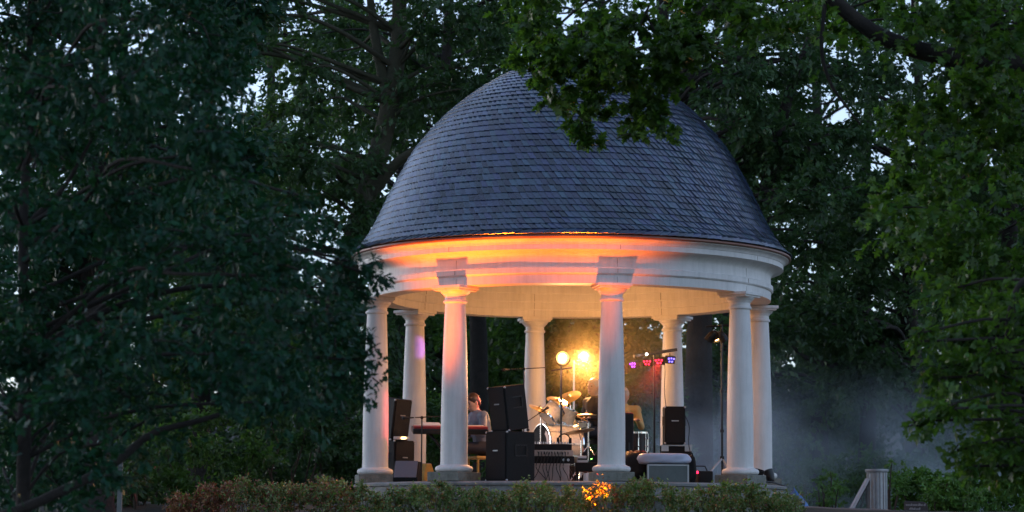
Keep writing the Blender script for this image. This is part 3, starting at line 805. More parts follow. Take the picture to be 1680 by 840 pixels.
    tree('maple_tree', 'bright green maple hanging over the dome from the upper right', [(bx[0], 24.5, float(gz(bx[0], 24.5)) - 0.1), at(2050, 500, 24.5), at(2040, 200, 24.5), at(2000, -40, 24.5), at(1980, -280, 24.5), (6.2, 24.5, 11.0), (6.0, 24.5, 15.5)], 0.24,
         np.r_[m1, m2, m3, m4, m5], 'leaf_maple', 0.092, 16, 10, kind='maple', limb_r=0.018, limb_every=3, limb_from=len(m1) + len(m2), singles=300, twig_n=350, droop=0.45, tmin=0.3, rref=0.30,
         extra=[([at(2040, 250, 24.5), at(1800, 130, 24.6), at(1640, 100, 24.7), at(1550, 92, 24.7), at(1450, 62, 24.7), at(1380, 12, 24.6), at(1300, -60, 24.4), at(1100, -70, 24.3)], 0.13, 0.05),
                ([at(1355, -10, 24.6), at(1348, 80, 24.6), at(1362, 135, 24.6), at(1385, 170, 24.6), at(1412, 205, 24.6)], 0.022, 0.010),
                ([at(1100, -70, 24.3), at(1060, 20, 24.3), at(1020, 90, 24.3), at(975, 150, 24.3), at(955, 215, 24.3)], 0.014, 0.004),
                ([at(1060, 20, 24.3), at(1085, 90, 24.3), at(1075, 170, 24.3)], 0.015, 0.005),
                ([at(1100, -70, 24.3), at(980, -10, 24.3), at(900, 60, 24.3), at(880, 110, 24.3)], 0.02, 0.006)])
    # --- oak bough at the right, hanging low
    b1 = poly_clumps([(1560, 470), (1720, 470), (1720, 800), (1640, 790), (1590, 720), (1540, 640), (1530, 560)], 34, 20.5, 22.5, 0.2, 0.36)
    b2 = np.array([np.r_[at(a, b, 21), r] for a, b, r in [(1515, 545, 0.13), (1520, 690, 0.14), (1500, 695, 0.09), (1540, 620, 0.16), (1535, 670, 0.14), (1570, 740, 0.14), (1590, 765, 0.13), (1510, 560, 0.1)]])
    bt = at(1900, 600, 21)
    tree('young_oak_tree', 'dark bough hanging low at the right edge beside the sign', [(bt[0], 21, float(gz(bt[0], 21)) - 0.1), at(1900, 700, 21), at(1890, 500, 21), at(1895, 250, 21)], 0.07,
         np.r_[b1, b2, poly_clumps([(1740, 300), (2100, 300), (2100, 820), (1740, 820)], 20, 20, 23, 0.35, 0.6)], 'leaf_maple', 0.095, 16, 12, kind='oak', limb_r=0.022, singles=200, twig_n=150, tmin=0.05, rref=0.26,
         extra=[([at(1890, 500, 21), at(1760, 440, 21), at(1680, 460, 21), at(1655, 520, 21), at(1650, 600, 21), at(1640, 690, 21)], 0.035, 0.008)])
build_trees()

# ------------------------------------------------------------------ undergrowth
def bush(name, label, px, Y, rx, ry, h, n, leaf, size, cat='bush', kind='oval', group=None, n_twig=14, n_leaf=12, stems=10, r0=0.2, r1=0.4, zmin=0.05):
    x = (px - 840) / FPX * Y
    g = float(gz(x, Y))
    root = thing(name, label, cat, (x, Y, g), group)
    u = RNG.normal(0, 0.5, (n, 3)); u /= np.maximum(1, np.linalg.norm(u, axis=1, keepdims=True))
    cl = np.c_[x + u[:, 0] * rx, Y + u[:, 1] * ry, g + zmin + (h - zmin) * np.abs(RNG.random(n)) ** 0.8 * (1 - 0.45 * u[:, 0] ** 2), RNG.uniform(r0, r1, n)]
    pos, dirs, st, en = sprays(cl, n_twig, n_leaf)
    ok = pos[:, 2] > g + 0.01
    leaf_mesh('foliage', pos[ok], dirs[ok], size * RNG.uniform(0.6, 1.15, ok.sum()), kind, leaf, root)
    m = MB()
    for i in range(min(stems, n)):
        p = limb_path((x + u[i, 0] * rx * 0.5, Y + u[i, 1] * ry * 0.5, g - 0.05), cl[i, :3], 0.1, 5)
        m.tube(p, np.linspace(0.02, 0.006, 5), 5)
    tag(m.build('stems', 'twig', root, smooth=60), kind='stuff')
    return root

GU = 'bushes of the undergrowth left of the pavilion'
bush('bush', 'low spreading bush behind the hedge nearest the leftmost column', 560, 43, 1.1, 1.0, 1.5, 26, 'leaf_far', 0.10, group=GU)
bush('bush', 'drooping dark green bush in the middle of the left undergrowth', 470, 42, 1.3, 1.0, 1.9, 34, 'leaf_far', 0.11, group=GU)
bush('bush', 'lighter yellow green bush right of the grey post', 345, 41, 1.2, 1.0, 1.7, 30, 'leaf_far2', 0.10, group=GU)
bush('bush', 'dim bush at the foot of the thick brown trunk', 240, 40, 1.0, 1.0, 1.4, 24, 'leaf_far2', 0.10, group=GU)
bush('bush', 'dim bush between the thick trunk and the hedge', 235, 34, 0.5, 0.5, 0.8, 16, 'leaf_far', 0.08, group=GU, r0=0.12, r1=0.25)
bush('bush', 'small dim bush in the lower left corner', 60, 36, 1.0, 0.8, 1.2, 22, 'leaf_far', 0.10, group=GU)
GB = 'bushes behind the pavilion'
bush('bush', 'dark bush seen between the two leftmost columns', 640, 46, 1.2, 1.0, 2.4, 34, 'leaf_far', 0.11, group=GB)
bush('bush', 'green bush behind the keyboard stand', 725, 47, 1.1, 1.0, 2.2, 30, 'leaf_far2', 0.11, group=GB)
bush('bush', 'bush lit yellow behind the drum kit', 930, 45, 1.4, 1.0, 2.6, 40, 'leaf_far2', 0.11, group=GB)
bush('bush', 'bush seen between the drummer column and the black speaker', 1055, 45, 0.9, 0.9, 2.6, 28, 'leaf_far2', 0.11, group=GB)
GR = 'weedy shrubs along the path right of the pavilion'
bush('shrub', 'thin weedy shrub between the blue bag and the bin', 1355, 43.5, 0.55, 0.5, 0.75, 16, 'leaf_weed', 0.075, cat='shrub', group=GR, r0=0.1, r1=0.2, n_twig=8, n_leaf=8)
bush('shrub', 'low green shrub right beside the bin', 1500, 43.0, 0.75, 0.6, 0.8, 34, 'leaf_weed', 0.075, cat='shrub', group=GR, r0=0.12, r1=0.25)
bush('shrub', 'bright green shrub in the lower right behind the sign', 1590, 42.5, 0.85, 0.6, 0.75, 38, 'leaf_weed', 0.075, cat='shrub', group=GR, r0=0.12, r1=0.25)
bush('shrub', 'green shrub in the lower right corner', 1670, 41.5, 0.7, 0.6, 0.75, 30, 'leaf_weed', 0.075, cat='shrub', group=GR, r0=0.12, r1=0.25)
bush('shrub', 'tall thin shrub with a few big leaves just behind the litter bin', 1462, 42.2, 0.25, 0.25, 0.95, 9, 'leaf_weed', 0.09, cat='shrub', group=GR, r0=0.1, r1=0.16, n_twig=5, n_leaf=6)
bush('shrub', 'leafy shrub between the bin and the sign', 1545, 41.0, 0.6, 0.5, 0.62, 30, 'leaf_weed', 0.07, cat='shrub', group=GR, r0=0.12, r1=0.22)
bush('shrub', 'pale shrub veiled by smoke behind the bin', 1420, 50, 1.5, 0.8, 1.3, 30, 'leaf_far2', 0.09, cat='shrub', group=GR, r0=0.2, r1=0.35)
bush('shrub', 'pale shrub veiled by smoke right of the white columns', 1310, 51, 1.2, 0.8, 1.7, 30, 'leaf_far2', 0.09, cat='shrub', group=GR, r0=0.2, r1=0.35)
bush('shrub', 'shrub half lost in the smoke behind the hanging bough', 1570, 51, 1.5, 0.8, 1.6, 32, 'leaf_far2', 0.09, cat='shrub', group=GR, r0=0.2, r1=0.35)

LAMP1 = (float((975 - 840) / FPX * 31.75), 31.75, 0.16)      # orange lamps standing in gaps of the hedge
LAMP2 = (float((655 - 840) / FPX * 32.55), 32.55, 0.22)
def build_hedge():
    specs = [('hedge_shrub', 'reddish twiggy shrub with orange lamplight put into its leaf colour at the left end of the low hedge', 275, 400, 'leaf_red', 0.5, 828, 802),
             ('hedge_shrub', 'rusty green stretch of low hedge left of the pavilion steps', 390, 600, None, 0.35, 803, 805),
             ('hedge_shrub', 'green stretch of low hedge in front of the left columns', 590, 800, 'leaf_hedge', 0.08, 806, 812),
             ('hedge_shrub', 'green stretch of low hedge in front of the black speaker stack', 790, 960, 'leaf_hedge', 0.1, 812, 808),
             ('hedge_shrub', 'stretch of low hedge glowing orange from the lamp inside it', 950, 1070, 'leaf_hedge', 0.2, 806, 803),
             ('hedge_shrub', 'yellow green stretch of low hedge at its right end', 1060, 1310, 'leaf_hedge', 0.08, 800, 812)]
    for name, label, x0, x1, leaf, redf, ya, yb in specs:
        Yc = 32.0
        X0, X1 = (x0 - 840) / FPX * Yc, (x1 - 840) / FPX * Yc
        cx = (X0 + X1) / 2
        root = thing(name, label, 'hedge', (cx, Yc, float(gz(cx, Yc))), 'stretches of the low hedge before the pavilion')
        n = int((X1 - X0) * 75)
        t = RNG.random(n)
        X = X0 + (X1 - X0) * t; Y = Yc + RNG.uniform(-0.55, 0.35, n)
        zt = np.array([at(840, ya + (yb - ya) * q, Yc)[2] for q in t]) + 0.01 + 0.035 * np.sin(X * 5.1) + 0.02 * np.sin(X * 13)
        zg = gz(X, Y)
        Z = zg + 0.08 + (zt - zg - 0.08) * RNG.random(n) ** 0.55
        ns_ = int((X1 - X0) * 16)                     # taller sprays that break the top line
        i_ = RNG.integers(0, n, ns_)
        Xs, Ys, Zs = X[i_], Y[i_], zt[i_] + RNG.uniform(-0.02, 0.05, ns_)
        cl = np.r_[np.c_[X, Y, Z, RNG.uniform(0.06, 0.12, n)], np.c_[Xs, Ys, Zs, RNG.uniform(0.04, 0.075, ns_)]]
        pos, dirs, st, en = sprays(cl, 9, 9, droop=-0.1, flat=1.1, spread=0.1)
        shoot = RNG.random(len(pos)) < 0.05             # upright shoots above the clipped top
        pos[shoot, 2] += RNG.random(shoot.sum()) ** 2 * 0.09
        gap = (np.hypot(pos[:, 0] - LAMP1[0], pos[:, 1] - LAMP1[1] - 0.03) > 0.17) & (np.hypot(pos[:, 0] - LAMP2[0], pos[:, 1] - LAMP2[1] - 0.03) > 0.2)
        pos, dirs = pos[gap], dirs[gap]
        sz = 0.036 * RNG.uniform(0.5, 1.35, len(pos))
        isr = RNG.random(len(pos)) < redf
        gl = leaf if leaf else 'leaf_hedge'
        isy = (~isr) & (RNG.random(len(pos)) < 0.22)
        leaf_mesh('young_foliage', pos[isy], dirs[isy], sz[isy] * 1.15, 'oval', 'leaf_weed', root)
        isr_ = isr; isr = isr | isy
        if (~isr).sum(): leaf_mesh('foliage', pos[~isr], dirs[~isr], sz[~isr], 'oval', gl, root)
        isr = isr_
        if isr.sum(): leaf_mesh('red_foliage', pos[isr], dirs[isr], sz[isr], 'oval', 'leaf_red', root)
        m = MB()
        for i in range(0, n, 4):
            if min(math.hypot(X[i] - L[0], Y[i] - L[1]) for L in (LAMP1, LAMP2)) < 0.22: continue
            p = limb_path((X[i] + RNG.normal(0, 0.05), Y[i], zg[i] - 0.03), (X[i] + RNG.normal(0, 0.03), Y[i], zt[i] + RNG.uniform(-0.06, 0.05)), 0.02, 4)
            m.tube(p, [0.005, 0.004, 0.003, 0.0015], 4, cap=False)
        tag(m.build('twigs', 'twig', root), kind='stuff')
build_hedge()

# ------------------------------------------------------------------ stage gear
def fl(px, Y, z=ZP):
    return np.array([(px - 840) / FPX * Y, Y, z])
def hz(py, Y):
    """height of a thing seen at row py at depth Y"""
    return float(at(840, py, Y)[2])
def xz(px, py, Y):
    return at(px, py, Y)

def cable(m, pts, r=0.006):
    m.tube(catmull(pts, 6), r, 5)

def speaker(name, label, c, w, d, h, rz, tilt=0.0, group=None, grille='grille', cab='black', plate=True, taper=0.0):
    """c: centre of the underside; the grille faces local -Y"""
    root = thing(name, label, 'loudspeaker', c, group)
    R = rot(rz) @ rot(0, tilt)
    def P(p): return np.array(c) + R @ np.array(p)
    hw, hb = w / 2, w / 2 * (1 - taper)
    poly = [(-hw, -d / 2), (hw, -d / 2), (hb, d / 2), (-hb, d / 2)]
    V = [P((x, y, z)) for z in (0.0, h) for x, y in poly]
    MB().add(V, [(0, 3, 2, 1), (4, 5, 6, 7), (0, 1, 5, 4), (1, 2, 6, 5), (2, 3, 7, 6), (3, 0, 4, 7)]).build('cabinet', cab, root, bevel=0.012)
    g = MB(); e = 0.025
    V = [P((x, -d / 2 - t, z)) for t in (0.0, 0.012) for x, z in ((-hw + e, e), (hw - e, e), (hw - e, h - e), (-hw + e, h - e))]
    g.add(V, [(4, 5, 6, 7), (0, 4, 7, 3), (1, 2, 6, 5), (3, 7, 6, 2), (0, 1, 5, 4)]).build('grille', grille, root)
    if plate:
        V = [P((x, -d / 2 - t, z)) for t in (0.012, 0.018) for x, z in ((-0.05, h * 0.60), (0.05, h * 0.60), (0.05, h * 0.60 + 0.016), (-0.05, h * 0.60 + 0.016))]
        MB().add(V, [(4, 5, 6, 7), (0, 4, 7, 3), (1, 2, 6, 5), (3, 7, 6, 2), (0, 1, 5, 4)]).build('badge', 'alu', root)
    for s_ in (-1, 1):
        hb_ = MB()
        for (y, z, dy, dz) in ((-0.09, 0.0, 0.012, 0.15), (0.09, 0.0, 0.012, 0.15), (0, 0.069, 0.168, 0.012), (0, -0.069, 0.168, 0.012)):
            q = P((s_ * (hw * (1 - taper * 0.5) + 0.002), y, h * 0.62 + z))
            V = np.array([(x, yy, zz) for x in (-1, 1) for yy in (-1, 1) for zz in (-1, 1)]) * np.array([0.006, dy / 2, dz / 2])
            hb_.add(V @ R.T + q, [(0, 1, 3, 2), (4, 6, 7, 5), (0, 4, 5, 1), (2, 3, 7, 6), (0, 2, 6, 4), (1, 5, 7, 3)])
        hb_.build('handle', 'blackmetal', root)
    cn = MB()
    for x in (-1, 1):
        for z in (0.012, h - 0.012):
            cn.ball(P((x * (hw - 0.008), -d / 2 + 0.008, z)), 0.016, 8, 6)
    tag(cn.build('corner_cap', 'steel', root, smooth=60), kind='stuff')
    return root

def tripod_stand(root, c, h, r=0.012, spread=0.32, collar=0.42, mat_='blackmetal', ang0=0.4):
    MB().rod((c[0], c[1], c[2] + 0.1), (c[0], c[1], c[2] + h), r, 10).build('pole', mat_, root, smooth=60)
    MB().rod((c[0], c[1], c[2] + collar - 0.03), (c[0], c[1], c[2] + collar + 0.03), r * 2.0, 10).build('collar', mat_, root, smooth=40)
    for k in range(3):
        a = ang0 + k * 2 * math.pi / 3
        e = (c[0] + spread * math.cos(a), c[1] + spread * math.sin(a), c[2] + 0.012)
        m = MB().rod((c[0], c[1], c[2] + collar), e, r * 0.85, 8)
        mid = np.array(e) * 0.55 + np.array((c[0], c[1], c[2] + collar)) * 0.45
        m.rod((c[0], c[1], c[2] + 0.14), mid, r * 0.6, 6)
        m.build('leg', mat_, root, smooth=60)

def mic_stand(label, c, h, boom_a, boom_b, mat_='blackmetal', mic=True):
    root = thing('microphone_stand', label, 'microphone stand', c)
    MB().lathe([(0.0, 0.0), (0.13, 0.0), (0.13, 0.014), (0.02, 0.03), (0.0, 0.03)], c, 24).build('base', mat_, root, smooth=40)
    MB().rod((c[0], c[1], c[2] + 0.02), (c[0], c[1], c[2] + h), 0.010, 8).build('pole', mat_, root, smooth=60)
    MB().rod(boom_a, boom_b, 0.007, 8).build('boom', mat_, root, smooth=60)
    MB().ball((c[0], c[1], c[2] + h), 0.022, 8, 6).build('clutch', mat_, root, smooth=60)
    if mic:
        d = unit(np.array(boom_a) - np.array(boom_b))
        e = np.array(boom_a) + d * 0.02
        MB().tube([e, e + d * 0.08, e + d * 0.12, e + d * 0.16, e + d * 0.175], [0.009, 0.013, 0.022, 0.022, 0.010], 10).build('microphone', 'blackmetal', root, smooth=60)
    return root

def par_can(root, c, d, r=0.085, ln=0.16, lens='g_warm', body='blackmetal', yoke=True):
    """a lamp can at c whose lens looks along d"""
    R = aim(d)
    prof = [(0.0, -ln), (r * 0.55, -ln), (r * 0.75, -ln * 0.8), (r * 0.95, -ln * 0.35), (r, 0.0), (r * 1.06, 0.01), (r * 1.06, 0.03), (r * 0.97, 0.03), (r * 0.95, 0.005), (r * 0.93, -0.005)]
    can = MB().lathe(prof, c, 28, R=R).build('lamp_can', body, root, smooth=40)
    if lens == 'g_warm':
        MB().lathe([(0.0, 0.014), (r * 0.62, 0.008)], c, 28, R=R).build('lens', lens, can, smooth=60)
        MB().lathe([(r * 0.62, 0.008), (r * 0.93, -0.004)], c, 28, R=R).build('reflector', 'g_ring', can, smooth=60)
    else:
        MB().lathe([(0.0, 0.014), (r * 0.5, 0.010), (r * 0.93, -0.004)], c, 28, R=R).build('lens', lens, can, smooth=60)
    if yoke:
        m = MB(); t = np.linspace(0, math.pi, 9)
        Y_ = R @ np.array([1.0, 0, 0]); Zl = np.array([0, 0, -1.0])
        m.tube([np.array(c) - R @ np.array([0, 0, 0.05]) + Y_ * (r * 1.15) * math.cos(x) + Zl * (r * 1.35) * math.sin(x) for x in t], 0.006, 6)
        m.build('yoke', body, can, smooth=60)
    return can

# --- main loudspeaker stack at the front edge
GS = 'stacked loudspeakers on the stage'
RZ = rad(-52)
cs = fl(839, 33.62)
speaker('bass_speaker', 'large black bass speaker at the stage edge between the two front columns', cs, 0.45, 0.46, hz(708, 33.5) - ZP, RZ, group=GS)
ct = fl(841, 33.62, hz(708, 33.5) + 0.022)
speaker('top_speaker', 'tall black speaker leaning on the large bass speaker', ct, 0.37, 0.37, 0.58, RZ, tilt=rad(8), group=GS, taper=0.25)
# --- second stack behind the left column
cs2 = fl(648, 36.55)
speaker('bass_speaker', 'black bass speaker half hidden behind the leftmost column', cs2, 0.42, 0.42, hz(724, 36.5) - ZP, rad(50), group=GS)
ct2 = fl(642, 36.55, hz(724, 36.5) + 0.02)
speaker('top_speaker', 'tilted black speaker showing right of the leftmost column', ct2, 0.36, 0.36, 0.58, rad(50), tilt=rad(8), group=GS, taper=0.25)
# small wireless receiver on the left stack
q = fl(660, 36.35, hz(724, 36.5) + 0.004)
rr_ = thing('wireless_receiver', 'small white box with aerial on the half hidden bass speaker', 'receiver', q)
MB().box(q + np.array([0, 0, 0.025]), (0.22, 0.12, 0.045), rz=0.2).build('housing', 'whiteplastic', rr_, bevel=0.006)
MB().tube([q + np.array([-0.03, 0, 0.04]), q + np.array([-0.035, 0, 0.13]), q + np.array([-0.06, 0, 0.21])], [0.004, 0.003, 0.002], 6).build('aerial', 'blackmetal', rr_)
MB().box(q + np.array([0.04, -0.0625, 0.025]), (0.06, 0.004, 0.02), rz=0.2).build('display', 'g_amber', rr_)
# --- floor monitors
def wedge(label, c, w, rz, mat_g='greygrille', cab='black'):
    root = thing('floor_monitor', label, 'loudspeaker', c, 'floor monitors')
    R = rot(rz)
    poly = [(-0.17, 0.0), (0.16, 0.0), (0.17, 0.05), (0.02, 0.27), (-0.10, 0.27), (-0.17, 0.12)]
    Rp = R @ rot(rad(-90))
    MB().prism(poly, c, w, Rp).build('cabinet', cab, root, bevel=0.01)
    a, b = np.array((0.175, 0.052)), np.array((0.028, 0.272))
    n_ = np.array((b[1] - a[1], -(b[0] - a[0]))); n_ = n_ / np.linalg.norm(n_)
    g = [a, b, b + n_ * 0.012, a + n_ * 0.012]
    MB().prism(g, c, w - 0.03, Rp).build('grille', mat_g, root, bevel=0.003)
    return root
wedge('grey faced floor monitor lying between the two left columns', fl(671, 34.35), 0.33, rad(-8))
wedge('floor monitor seen from behind with painted amber lamplight beside the grey one', fl(699, 35.4), 0.20, rad(150), cab='yellowlit')
# --- microphone stands
mic_stand('slim microphone stand with level boom in front of the keyboard', fl(694, 34.7), hz(686, 34.7) - ZP, xz(681, 685, 34.6), xz(742, 682, 34.9))
mic_stand('tall boom stand before the rear column left of the lamps', fl(861, 36.6), hz(605, 36.6) - ZP, xz(838, 606, 36.4), xz(896, 603, 37.0), mic=True)
mic_stand('low boom stand reaching over the mixer to the bass drum', fl(868, 35.2), hz(705, 35.2) - ZP, xz(888, 676, 35.5), xz(855, 698, 35.1), mic=True)
# --- keyboard on stand
kc = xz(738, 706, 34.95)
kb = thing('stage_keyboard', 'stage keyboard, red light painted on its top, on a folding stand behind the left front column', 'keyboard', (kc[0], kc[1], ZP))
krz = rad(6)
MB().box(kc + np.array([0, 0, 0.0]), (1.02, 0.34, 0.075), rz=krz, rx=rad(9)).build('body', 'blackmetal', kb, bevel=0.012)
MB().box(kc + rot(krz) @ np.array([0, -0.10, 0.036]), (1.0, 0.13, 0.03), rz=krz, rx=rad(9)).build('control_panel', 'keyredlit', kb, bevel=0.004)
kq = MB()
for i in range(36):
    kq.box(kc + rot(krz) @ np.array([-0.46 + i * 0.0262, 0.08, 0.058]), (0.0235, 0.15, 0.02), rz=krz, rx=rad(9))
tag(kq.build('keys', 'keywhite', kb), kind='stuff')
for s_ in (-1, 1):
    MB().rod(kc + np.array([0.28 * s_, -0.1, -0.05]), (kc[0] - 0.28 * s_, kc[1] - 0.1 + 0.03 * s_, ZP + 0.015), 0.014, 8).build('leg', 'blackmetal', kb, smooth=60)
    MB().rod(kc + np.array([0.28 * s_, 0.12, -0.03]), (kc[0] - 0.28 * s_, kc[1] + 0.12 + 0.03 * s_, ZP + 0.015), 0.014, 8).build('leg', 'blackmetal', kb, smooth=60)
sh = kc + rot(krz) @ np.array([-0.24, 0.08, 0.085])
tag(MB().box(sh, (0.24, 0.17, 0.006), rz=krz + 0.15, rx=rad(16)).build('sheet_music', 'paper'), 'white sheet of music lying on the keyboard', 'sheet music')

# --- people
def capsule(m, a, b, ra, rb, n=10):
    a, b = np.array(a, float), np.array(b, float)
    m.tube([a, a * 0.5 + b * 0.5, b], [ra, (ra + rb) / 2, rb], n)
    m.ball(a, ra, n, 7); m.ball(b, rb, n, 7)

def person(label, base, face, pose, shirt, hair, trousers='trousers', sleeve_stripe=None, hairstyle='short'):
    """pose gives joints in (forward, left, up) metres from base; face = heading of the person in the ground plane"""
    base = np.array(base, float)
    root = thing('person', label, 'person', base)
    f = np.array([math.cos(face), math.sin(face), 0]); l = np.array([-f[1], f[0], 0])
    P = {k: base + f * v[0] + l * v[1] + np.array([0, 0, v[2]]) for k, v in pose.items()}
    b = MB()
    capsule(b, P['pelvis'], P['waist'], 0.135, 0.125); capsule(b, P['waist'], P['chest'], 0.125, 0.145)
    capsule(b, P['shL'], P['shR'], 0.062, 0.062); capsule(b, P['chest'], P['neck'], 0.11, 0.058); capsule(b, P['neck'], P['head'] - np.array([0, 0, 0.06]), 0.056, 0.054)
    hf = unit(P['nose'] - P['head'])
    hs = np.cross(np.array([0, 0, 1.0]), hf); hs = unit(hs); hu = np.cross(hf, hs)
    HR = np.stack([hf, hs, hu], 1)
    H = P['head']
    b.ball(H, (0.098, 0.076, 0.118), 18, 13, R=HR)
    b.ball(H + HR @ np.array([0.035, 0, -0.06]), (0.062, 0.055, 0.066), 14, 9, R=HR)
    capsule(b, H + HR @ np.array([0.095, 0, 0.015]), H + HR @ np.array([0.116, 0, -0.022]), 0.009, 0.014, 8)
    for s_ in (-1, 1):
        b.ball(H + HR @ np.array([-0.005, s_ * 0.078, -0.008]), (0.02, 0.010, 0.032), 8, 7, R=HR)
    c = MB(); tr = MB(); shs = MB()
    for s_ in 'LR':
        capsule(b, P['sh' + s_], P['el' + s_], 0.048, 0.040); capsule(b, P['el' + s_], P['wr' + s_], 0.038, 0.026)
        capsule(b, P['hip' + s_], P['kn' + s_], 0.078, 0.056); capsule(b, P['kn' + s_], P['an' + s_], 0.054, 0.038)
        capsule(b, P['an' + s_] + np.array([0, 0, -0.03]), P['an' + s_] + f * 0.15 + np.array([0, 0, -0.045]), 0.036, 0.028)
        # hand: palm and five bent fingers
        w_, hd = P['wr' + s_], unit(P['hand' + s_] - P['wr' + s_])
        side = unit(np.cross(hd, np.array([0, 0, 1.0]))) ; dn = np.cross(hd, side); dn = dn if dn[2] < 0 else -dn
        pc = w_ + hd * 0.055
        b.ball(pc, (0.052, 0.042, 0.018), 12, 8, R=np.stack([hd, side, -dn], 1))
        for q_, (o_, ln_) in enumerate(((-0.030, 0.060), (-0.010, 0.072), (0.011, 0.068), (0.031, 0.052))):
            k0 = pc + hd * 0.040 + side * o_
            k1 = k0 + hd * ln_ * 0.5 + dn * 0.006; k2 = k1 + hd * ln_ * 0.35 + dn * ln_ * 0.45
            capsule(b, k0, k1, 0.0098, 0.0090, 7); capsule(b, k1, k2, 0.0090, 0.0078, 7)
        th_s = side * (-1 if s_ == 'L' else 1)
        t0 = pc - hd * 0.02 + th_s * 0.034; t1 = t0 + th_s * 0.022 + hd * 0.03 + dn * 0.008; t2 = t1 + hd * 0.028 + dn * 0.012
        capsule(b, t0, t1, 0.013, 0.011, 7); capsule(b, t1, t2, 0.011, 0.009, 7)
        # clothes
        capsule(c, P['sh' + s_], P['el' + s_], 0.064, 0.053); capsule(c, P['el' + s_], P['wr' + s_] * 0.96 + P['el' + s_] * 0.04, 0.052, 0.038)
        capsule(tr, P['hip' + s_], P['kn' + s_], 0.092, 0.070); capsule(tr, P['kn' + s_], P['an' + s_] + np.array([0, 0, 0.02]), 0.068, 0.055)
        capsule(shs, P['an' + s_] + np.array([0, 0, -0.042]), P['an' + s_] + f * 0.17 + np.array([0, 0, -0.05]), 0.042, 0.034)
    capsule(c, P['pelvis'] + np.array([0, 0, 0.03]), P['waist'], 0.150, 0.142); capsule(c, P['waist'], P['chest'], 0.142, 0.163)
    capsule(c, P['shL'], P['shR'], 0.078, 0.078); capsule(c, P['chest'], P['neck'] - np.array([0, 0, 0.02]), 0.125, 0.072)
    capsule(tr, P['pelvis'], P['pelvis'] + np.array([0, 0, 0.05]), 0.146, 0.146)
    capsule(tr, P['hipL'], P['hipR'], 0.095, 0.095)
    def rem(mb, name, mt, par, vox):
        o = mb.build(name, mt, par)
        md = o.modifiers.new('skin', 'REMESH'); md.mode = 'VOXEL'; md.voxel_size = vox; md.use_smooth_shade = True
        sm = o.modifiers.new('soft', 'SMOOTH'); sm.iterations = 3; sm.factor = 0.5
        return o
    body = rem(b, 'body', 'skin', root, 0.0075)
    rem(c, 'shirt', shirt, root, 0.012)
    rem(tr, 'trousers', trousers, root, 0.014)
    rem(shs, 'shoes', 'shoe', root, 0.012)
    for s_ in (-1, 1):
        MB().ball(H + HR @ np.array([0.086, s_ * 0.031, 0.012]), (0.010, 0.014, 0.008), 8, 6, R=HR).build('eye', 'eye', body)
        MB().ball(H + HR @ np.array([0.090, s_ * 0.031, 0.034]), (0.010, 0.020, 0.005), 8, 6, R=HR).build('eyebrow', hair, body)
    MB().ball(H + HR @ np.array([0.092, 0, -0.058]), (0.008, 0.024, 0.007), 8, 6, R=HR).build('mouth', 'mouth', body)
    h = MB()
    h.ball(H + HR @ np.array([-0.016, 0, 0.026]), (0.100, 0.085, 0.108), 18, 12, R=HR)
    h.ball(H + HR @ np.array([-0.045, 0, -0.012]), (0.066, 0.080, 0.085), 16, 10, R=HR)
    h.ball(H + HR @ np.array([0.050, 0.01, 0.085]), (0.048, 0.058, 0.026), 12, 8, R=HR)
    hb2 = rem(h, 'hair', hair, root, 0.008)
    if sleeve_stripe:
        for s_ in 'LR':
            m = MB(); off = f * -0.01 + l * (0.056 if s_ == 'L' else -0.056) + np.array([0, 0, 0.018])
            m.tube([P['sh' + s_] + off * 0.9, (P['sh' + s_] + P['el' + s_]) / 2 + off, P['el' + s_] + off * 0.95, P['wr' + s_] * 0.9 + P['el' + s_] * 0.1 + off * 0.72], [0.020, 0.019, 0.018, 0.014], 8)
            m.build('sleeve_stripe', sleeve_stripe, root, smooth=60)
    return root

sit = dict(pelvis=(0, 0, 0.52), waist=(0.03, 0, 0.66), chest=(0.08, 0, 0.86), neck=(0.12, 0, 1.00), head=(0.17, 0, 1.125), nose=(0.30, 0.02, 1.06),
           shL=(0.09, 0.175, 0.93), shR=(0.09, -0.175, 0.93), elL=(0.13, 0.24, 0.68), elR=(0.13, -0.24, 0.68), wrL=(0.36, 0.20, 0.74), wrR=(0.36, -0.17, 0.74),
           handL=(0.46, 0.18, 0.73), handR=(0.46, -0.15, 0.73), hipL=(0.02, 0.10, 0.50), hipR=(0.02, -0.10, 0.50), knL=(0.42, 0.15, 0.50), knR=(0.42, -0.15, 0.50),
           anL=(0.40, 0.15, 0.09), anR=(0.38, -0.15, 0.09))
pb = fl(796, 35.75)
person('seated keyboard player with dark hair in a grey jacket with cream sleeve stripes', pb, rad(205), sit, 'jacket', 'hair', sleeve_stripe='stripe')
st_ = thing('chair', 'wooden chair with painted yellow lamplight under the keyboard player', 'chair', pb)
MB().box(pb + np.array([0, 0, 0.365]), (0.38, 0.38, 0.04), rz=rad(25)).build('seat', 'yellowlit', st_, bevel=0.01)
for dx, dy in ((-1, -1), (1, -1), (1, 1), (-1, 1)):
    o_ = rot(rad(25)) @ np.array([dx * 0.16, dy * 0.16, 0])
    MB().rod(pb + o_ + np.array([0, 0, 0.003]), pb + o_ + np.array([0, 0, 0.35]), 0.017, 8).build('leg', 'yellowlit', st_)
for sg in (-1, 1):
    o_ = rot(rad(25)) @ np.array([0.17, sg * 0.15, 0])
    MB().rod(pb + o_ + np.array([0, 0, 0.38]), pb + o_ * 1.1 + np.array([0, 0, 0.72]), 0.015, 8).build('back_post', 'yellowlit', st_)

# --- drum riser and kit
ZR = ZP + 0.27
rc = fl(938, 36.75)
tag(MB().box((rc[0], rc[1], ZP + 0.135), (1.75, 1.35, 0.262)).build('drum_riser', 'black', bevel=0.01), 'low black riser carrying the drum kit', 'riser')

